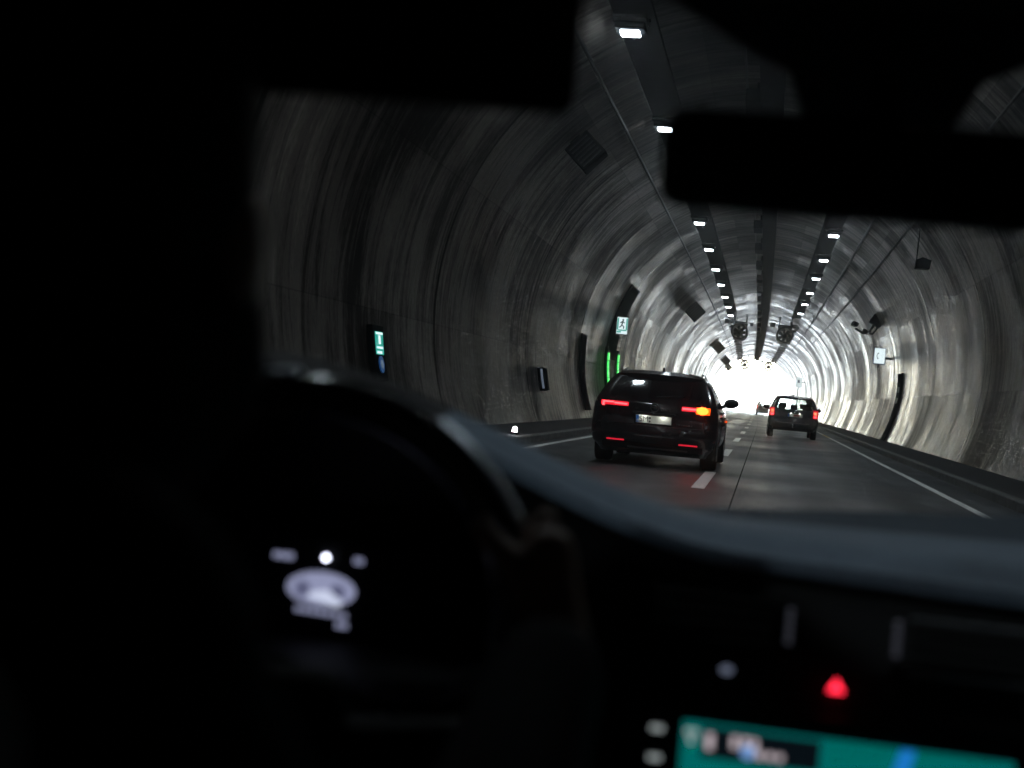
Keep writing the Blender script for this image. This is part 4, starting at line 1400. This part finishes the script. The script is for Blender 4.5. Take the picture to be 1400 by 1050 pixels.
def build_upper():
    # windscreen
    P = []
    for i in range(13):
        t = i / 12
        row = []
        for j in range(17):
            u = j / 16 * 2 - 1
            x = u * (0.70 - 0.12 * t)
            y = 1.93 - 0.85 * t - 0.10 * u * u
            z = 0.935 + 0.448 * t + 0.012 * sin(pi * t)
            row.append((x, y, z))
        P.append(row)
    MB().grid(P).build("windscreen", M['windscreen'], car, smooth=True, angle=None)
    for s in (-1, 1):
        MB().tube([(s * 0.72, 1.86, 0.90), (s * 0.655, 1.42, 1.15), (s * 0.59, 1.0, 1.365), (s * 0.57, 0.7, 1.395)], [0.05, 0.045, 0.045, 0.05], 12).build("windscreen_pillar", M['trim_black'], car, smooth=True)
    # headliner
    P, Q = [], []
    for y, z in ((1.10, 1.372), (1.06, 1.378), (0.95, 1.385), (0.6, 1.40), (0.0, 1.41), (-0.8, 1.40), (-1.5, 1.35)):
        P.append([(x, y - 0.06 * (x / 0.6) ** 2 * (1 if y > 0.9 else 0), z - 0.05 * (x / 0.6) ** 4) for x in [(-0.62 + 1.24 * k / 16) for k in range(17)]])
        Q.append([(p[0], p[1], p[2] + 0.05) for p in P[-1]])
    MB().slab(P, Q).build("headliner", M['headliner'], car, smooth=True, angle=60)
    # sun visor, folded down in front of the driver
    MB().box((-0.375, 0.885, 1.284), (0.475, 0.022, 0.125), rot=(radians(-14), radians(-0.5), radians(8)), bevel=0.0105, seg=4).build("sun_visor", M['headliner'], car, smooth=True)
    # mirror with the sensor cover behind it
    mr = empty_part("rear_view_mirror", car)
    MB().box((0.045, 1.025, 1.2205), (0.268, 0.035, 0.071), rot=(radians(8), radians(-0.6), radians(10)), bevel=0.0165, seg=5).build("mirror_housing", M['trim_black'], mr, smooth=True)
    MB().box((0.045, 1.003, 1.2185), (0.250, 0.006, 0.056), rot=(radians(8), radians(-0.6), radians(10)), bevel=0.002).build("mirror_glass", M['trim_black'], mr, smooth=True)
    MB().tube([(0.06, 1.03, 1.23), (0.066, 1.09, 1.27), (0.07, 1.14, 1.30)], 0.014, 10).build("mirror_stem", M['trim_black'], mr, smooth=True)
    # the cover flares out along the glass, from just above the mirror up to the roof edge
    hw = [(0.0, 0.060), (0.30, 0.075), (0.48, 0.118), (0.70, 0.16), (1.0, 0.235)]
    P = [[(0.070 + s * w, 1.215 - 0.125 * t, 1.292 + 0.092 * t) for s in (-1, -0.5, 0, 0.5, 1)] for t, w in hw]
    Q = [[(p[0], p[1] - 0.03, p[2] - 0.004) for p in r] for r in P]
    MB().slab(P, Q).build("sensor_cover", M['trim_black'], mr, smooth=True, angle=40)
    # overhead console with two reading lamps that catch a little light
    oc = MB().box((0.07, 0.86, 1.347), (0.26, 0.16, 0.075), bevel=0.015, seg=3).build("overhead_console", M['headliner'], car, smooth=True)
    # doors, sills, roof sides, floor, bonnet, driver's seat
    for s in (-1, 1):
        MB().box((s * 0.755, 0.25, 0.60), (0.06, 2.6, 0.62), bevel=0.02).build("door_panel", M['trim_black'], car)
        MB().box((s * 0.655, -0.2, 1.31), (0.10, 2.2, 0.16), bevel=0.03).build("roof_side", M['headliner'], car)
        MB().box((s * 0.70, -0.55, 1.05), (0.06, 0.16, 0.5), bevel=0.02).build("door_pillar", M['trim_black'], car)
    MB().box((0, 0.2, 0.26), (1.5, 3.4, 0.05)).build("cabin_floor", M['trim_black'], car)
    MB().box((0, -1.35, 0.78), (1.4, 0.08, 1.0)).build("rear_seat_back", M['trim_black'], car)
    P, Q = [], []
    for y, z in ((1.96, 0.80), (2.2, 0.78), (2.6, 0.73), (2.95, 0.66), (3.1, 0.58), (3.14, 0.42)):
        P.append([(x, y - 0.10 * (x / .8) ** 2, z - 0.05 * (x / .8) ** 2) for x in [-0.82 + 1.64 * k / 12 for k in range(13)]])
        Q.append([(p[0], p[1], p[2] - 0.02) for p in P[-1]])
    MB().slab(P, Q).build("bonnet", M['paint_black'], car, smooth=True, angle=60)
    st = empty_part("driver_seat", car)
    MB().box((-0.40, 0.20, 0.70), (0.50, 0.15, 0.62), rot=(radians(-14), 0, 0), bevel=0.06, seg=3).build("backrest", M['seat'], st, smooth=True)
    MB().box((-0.40, 0.10, 1.12), (0.26, 0.11, 0.17), rot=(radians(-8), 0, 0), bevel=0.045, seg=3).build("headrest", M['seat'], st, smooth=True)
    MB().box((-0.40, 0.45, 0.40), (0.52, 0.52, 0.14), bevel=0.05, seg=3).build("cushion", M['seat'], st, smooth=True)
    MB().box((0.02, 0.55, 0.45), (0.22, 1.3, 0.26), bevel=0.04, seg=3).build("centre_console", M['trim_black'], car, smooth=True)
build_upper()

# ------------------------------------------------------------------ the driver
def build_driver():
    mb = MB()
    V = Vector
    hip = V((-0.40, 0.36, 0.56)); chest = V((-0.39, 0.47, 0.86)); neck = V((-0.355, 0.56, 1.00)); head = V((-0.335, 0.66, 1.115))
    mb.cap(hip, chest, 0.135, 0.135).cap(hip + V((-.06, 0, 0)), chest + V((-.08, 0, 0.02)), .13, .10).cap(hip + V((.06, 0, 0)), chest + V((.08, 0, 0.02)), .13, .10)
    shR, shL = V((-0.245, 0.48, 0.93)), V((-0.565, 0.48, 0.925))
    mb.cap(chest + V((0, 0, 0.05)), shR, 0.085, 0.066).cap(chest + V((0, 0, 0.05)), shL, 0.085, 0.066)
    mb.cap(neck + V((0, -.03, -.06)), head + V((0, -.03, -0.03)), 0.062, 0.056)
    # head
    mb.ball(head + V((0, -0.01, 0.02)), 0.085, (0.90, 1.14, 1.18)).ball(head + V((0, 0.035, -0.06)), 0.06, (0.88, 0.95, 1.0))
    mb.ball(head + V((0, 0.098, -0.02)), 0.017, (0.8, 1.2, 1.5)).ball(head + V((0, 0.085, -0.065)), 0.02, (1.3, 0.6, 0.5))
    for s in (-1, 1):
        mb.ball(head + V((s * 0.079, -0.005, -0.015)), 0.03, (0.35, 0.7, 1.1))
        mb.ball(head + V((s * 0.032, 0.083, 0.008)), 0.014)
    # right arm to the three o'clock side of the wheel, left arm to nine
    elR, wrR = V((-0.135, 0.60, 0.70)), V((-0.125, 0.935, 0.862))
    mb.cap(shR, elR, 0.055, 0.045).cap(elR, wrR, 0.044, 0.029)
    elL, wrL = V((-0.64, 0.62, 0.70)), V((-0.575, 0.925, 0.86))
    mb.cap(shL, elL, 0.055, 0.045).cap(elL, wrL, 0.044, 0.029)
    # thighs and shins under the dash
    for s in (-1, 1):
        k = V((-0.40 + s * 0.11, 0.86, 0.60)); f = V((-0.40 + s * 0.10, 1.18, 0.32))
        mb.cap(hip + V((s * .08, 0, -.02)), k, 0.085, 0.062).cap(k, f, 0.058, 0.04).cap(f, f + V((0, .16, .03)), 0.04, 0.03)
    rim_c = V((-0.343, 0.995, 0.845))
    tilt = Matrix.Rotation(radians(-16), 3, 'X')
    def on_rim(a, dr=0.0, dy=0.0):
        r = 0.190 + dr
        return rim_c + tilt @ V((r * cos(radians(a)), dy, r * sin(radians(a))))
    for side in (1, -1):
        def ang(a): return a if side > 0 else 180 - a
        wr = wrR if side > 0 else wrL
        # palm lies along the outside of the rim
        palm_a, palm_b = on_rim(ang(6), 0.030, -0.022), on_rim(ang(23), 0.030, -0.020)
        mb.cap(wr, on_rim(ang(2), 0.034, -0.028), 0.028, 0.024)
        mb.cap(palm_a, palm_b, 0.020, 0.019).cap(on_rim(ang(2), 0.034, -0.028), palm_b, 0.022, 0.017)
        for k, (a, ln) in enumerate(((29.5, 0.95), (23, 1.05), (16.5, 1.0), (10, 0.85))):
            a = ang(a)
            mcp = on_rim(a, 0.034, -0.006)
            pip = on_rim(a + side * 1.0, 0.029, 0.026 * ln)
            dip = on_rim(a + side * 1.5, 0.004, 0.036 * ln)
            tip = on_rim(a + side * 1.5, -0.017, 0.022 * ln)
            r0 = 0.0105 if k < 3 else 0.009
            mb.cap(mcp, pip, r0, r0 * 0.92, 10).cap(pip, dip, r0 * 0.92, r0 * 0.86, 10).cap(dip, tip, r0 * 0.86, r0 * 0.74, 10)
        t0, t1, t2 = on_rim(ang(10), 0.018, -0.032), on_rim(ang(24), 0.000, -0.032), on_rim(ang(33), -0.010, -0.024)
        mb.cap(t0, t1, 0.0135, 0.011, 10).cap(t1, t2, 0.011, 0.009, 10)
    body = remeshed(mb, "person", M['skin'], 0.0055, None, 3)
    tag(body, "driver in dark clothing sitting at the left with a hand gripping the steering wheel", "person")
    h = MB()
    h.ball(head + V((0, -0.024, 0.036)), 0.090, (0.95, 1.12, 1.12)).ball(head + V((0, -0.055, -0.02)), 0.068, (1.1, 0.8, 1.1))
    for s in (-1, 1):
        h.ball(head + V((s * 0.06, -0.02, 0.02)), 0.036, (0.75, 1.2, 1.3))
    remeshed(h, "hair", M['hair'], 0.008, body, 3)
    j = MB()
    j.cap(hip, chest, 0.15, 0.15).cap(hip + V((-.06, 0, 0)), chest + V((-.08, 0, 0.02)), .145, .115).cap(hip + V((.06, 0, 0)), chest + V((.08, 0, 0.02)), .145, .115)
    j.cap(chest + V((0, 0, 0.05)), shR, 0.10, 0.08).cap(chest + V((0, 0, 0.05)), shL, 0.10, 0.08).cap(neck + V((0, -.03, -.07)), neck + V((0.01, 0.03, 0.03)), 0.10, 0.10).cap(neck + V((0.01, 0.03, 0.03)), head + V((0.005, 0.0, -0.065)), 0.10, 0.088)
    for s, e, w in ((shR, elR, wrR), (shL, elL, wrL)):
        j.cap(s, e, 0.07, 0.06).cap(e, e.lerp(w, 0.99), 0.058, 0.040)
    remeshed(j, "jacket", M['jacket'], 0.012, body, 4)
    tr = MB()
    for s in (-1, 1):
        k = V((-0.40 + s * 0.11, 0.86, 0.60)); f = V((-0.40 + s * 0.10, 1.18, 0.32))
        tr.cap(hip + V((s * .08, 0, -.02)), k, 0.098, 0.074).cap(k, f, 0.070, 0.055)
    remeshed(tr, "trousers", M['jacket'], 0.014, body, 4)
build_driver()

# ------------------------------------------------------------------ exhaust haze in the air
hz = MB().box((0, 570, 5.0), (1010, 1290, 12.2)).build("haze", mat("haze_air", (1, 1, 1)))
hz['kind'] = 'stuff'
nt = hz.data.materials[0].node_tree
nt.nodes.remove(nt.nodes['Principled BSDF'])
pv = nt.nodes.new('ShaderNodeVolumePrincipled')
pv.inputs['Color'].default_value = (0.9, 0.93, 0.95, 1)
pv.inputs['Density'].default_value = 0.0026
pv.inputs['Anisotropy'].default_value = 0.88
nt.links.new(pv.outputs[0], nt.nodes['Material Output'].inputs['Volume'])
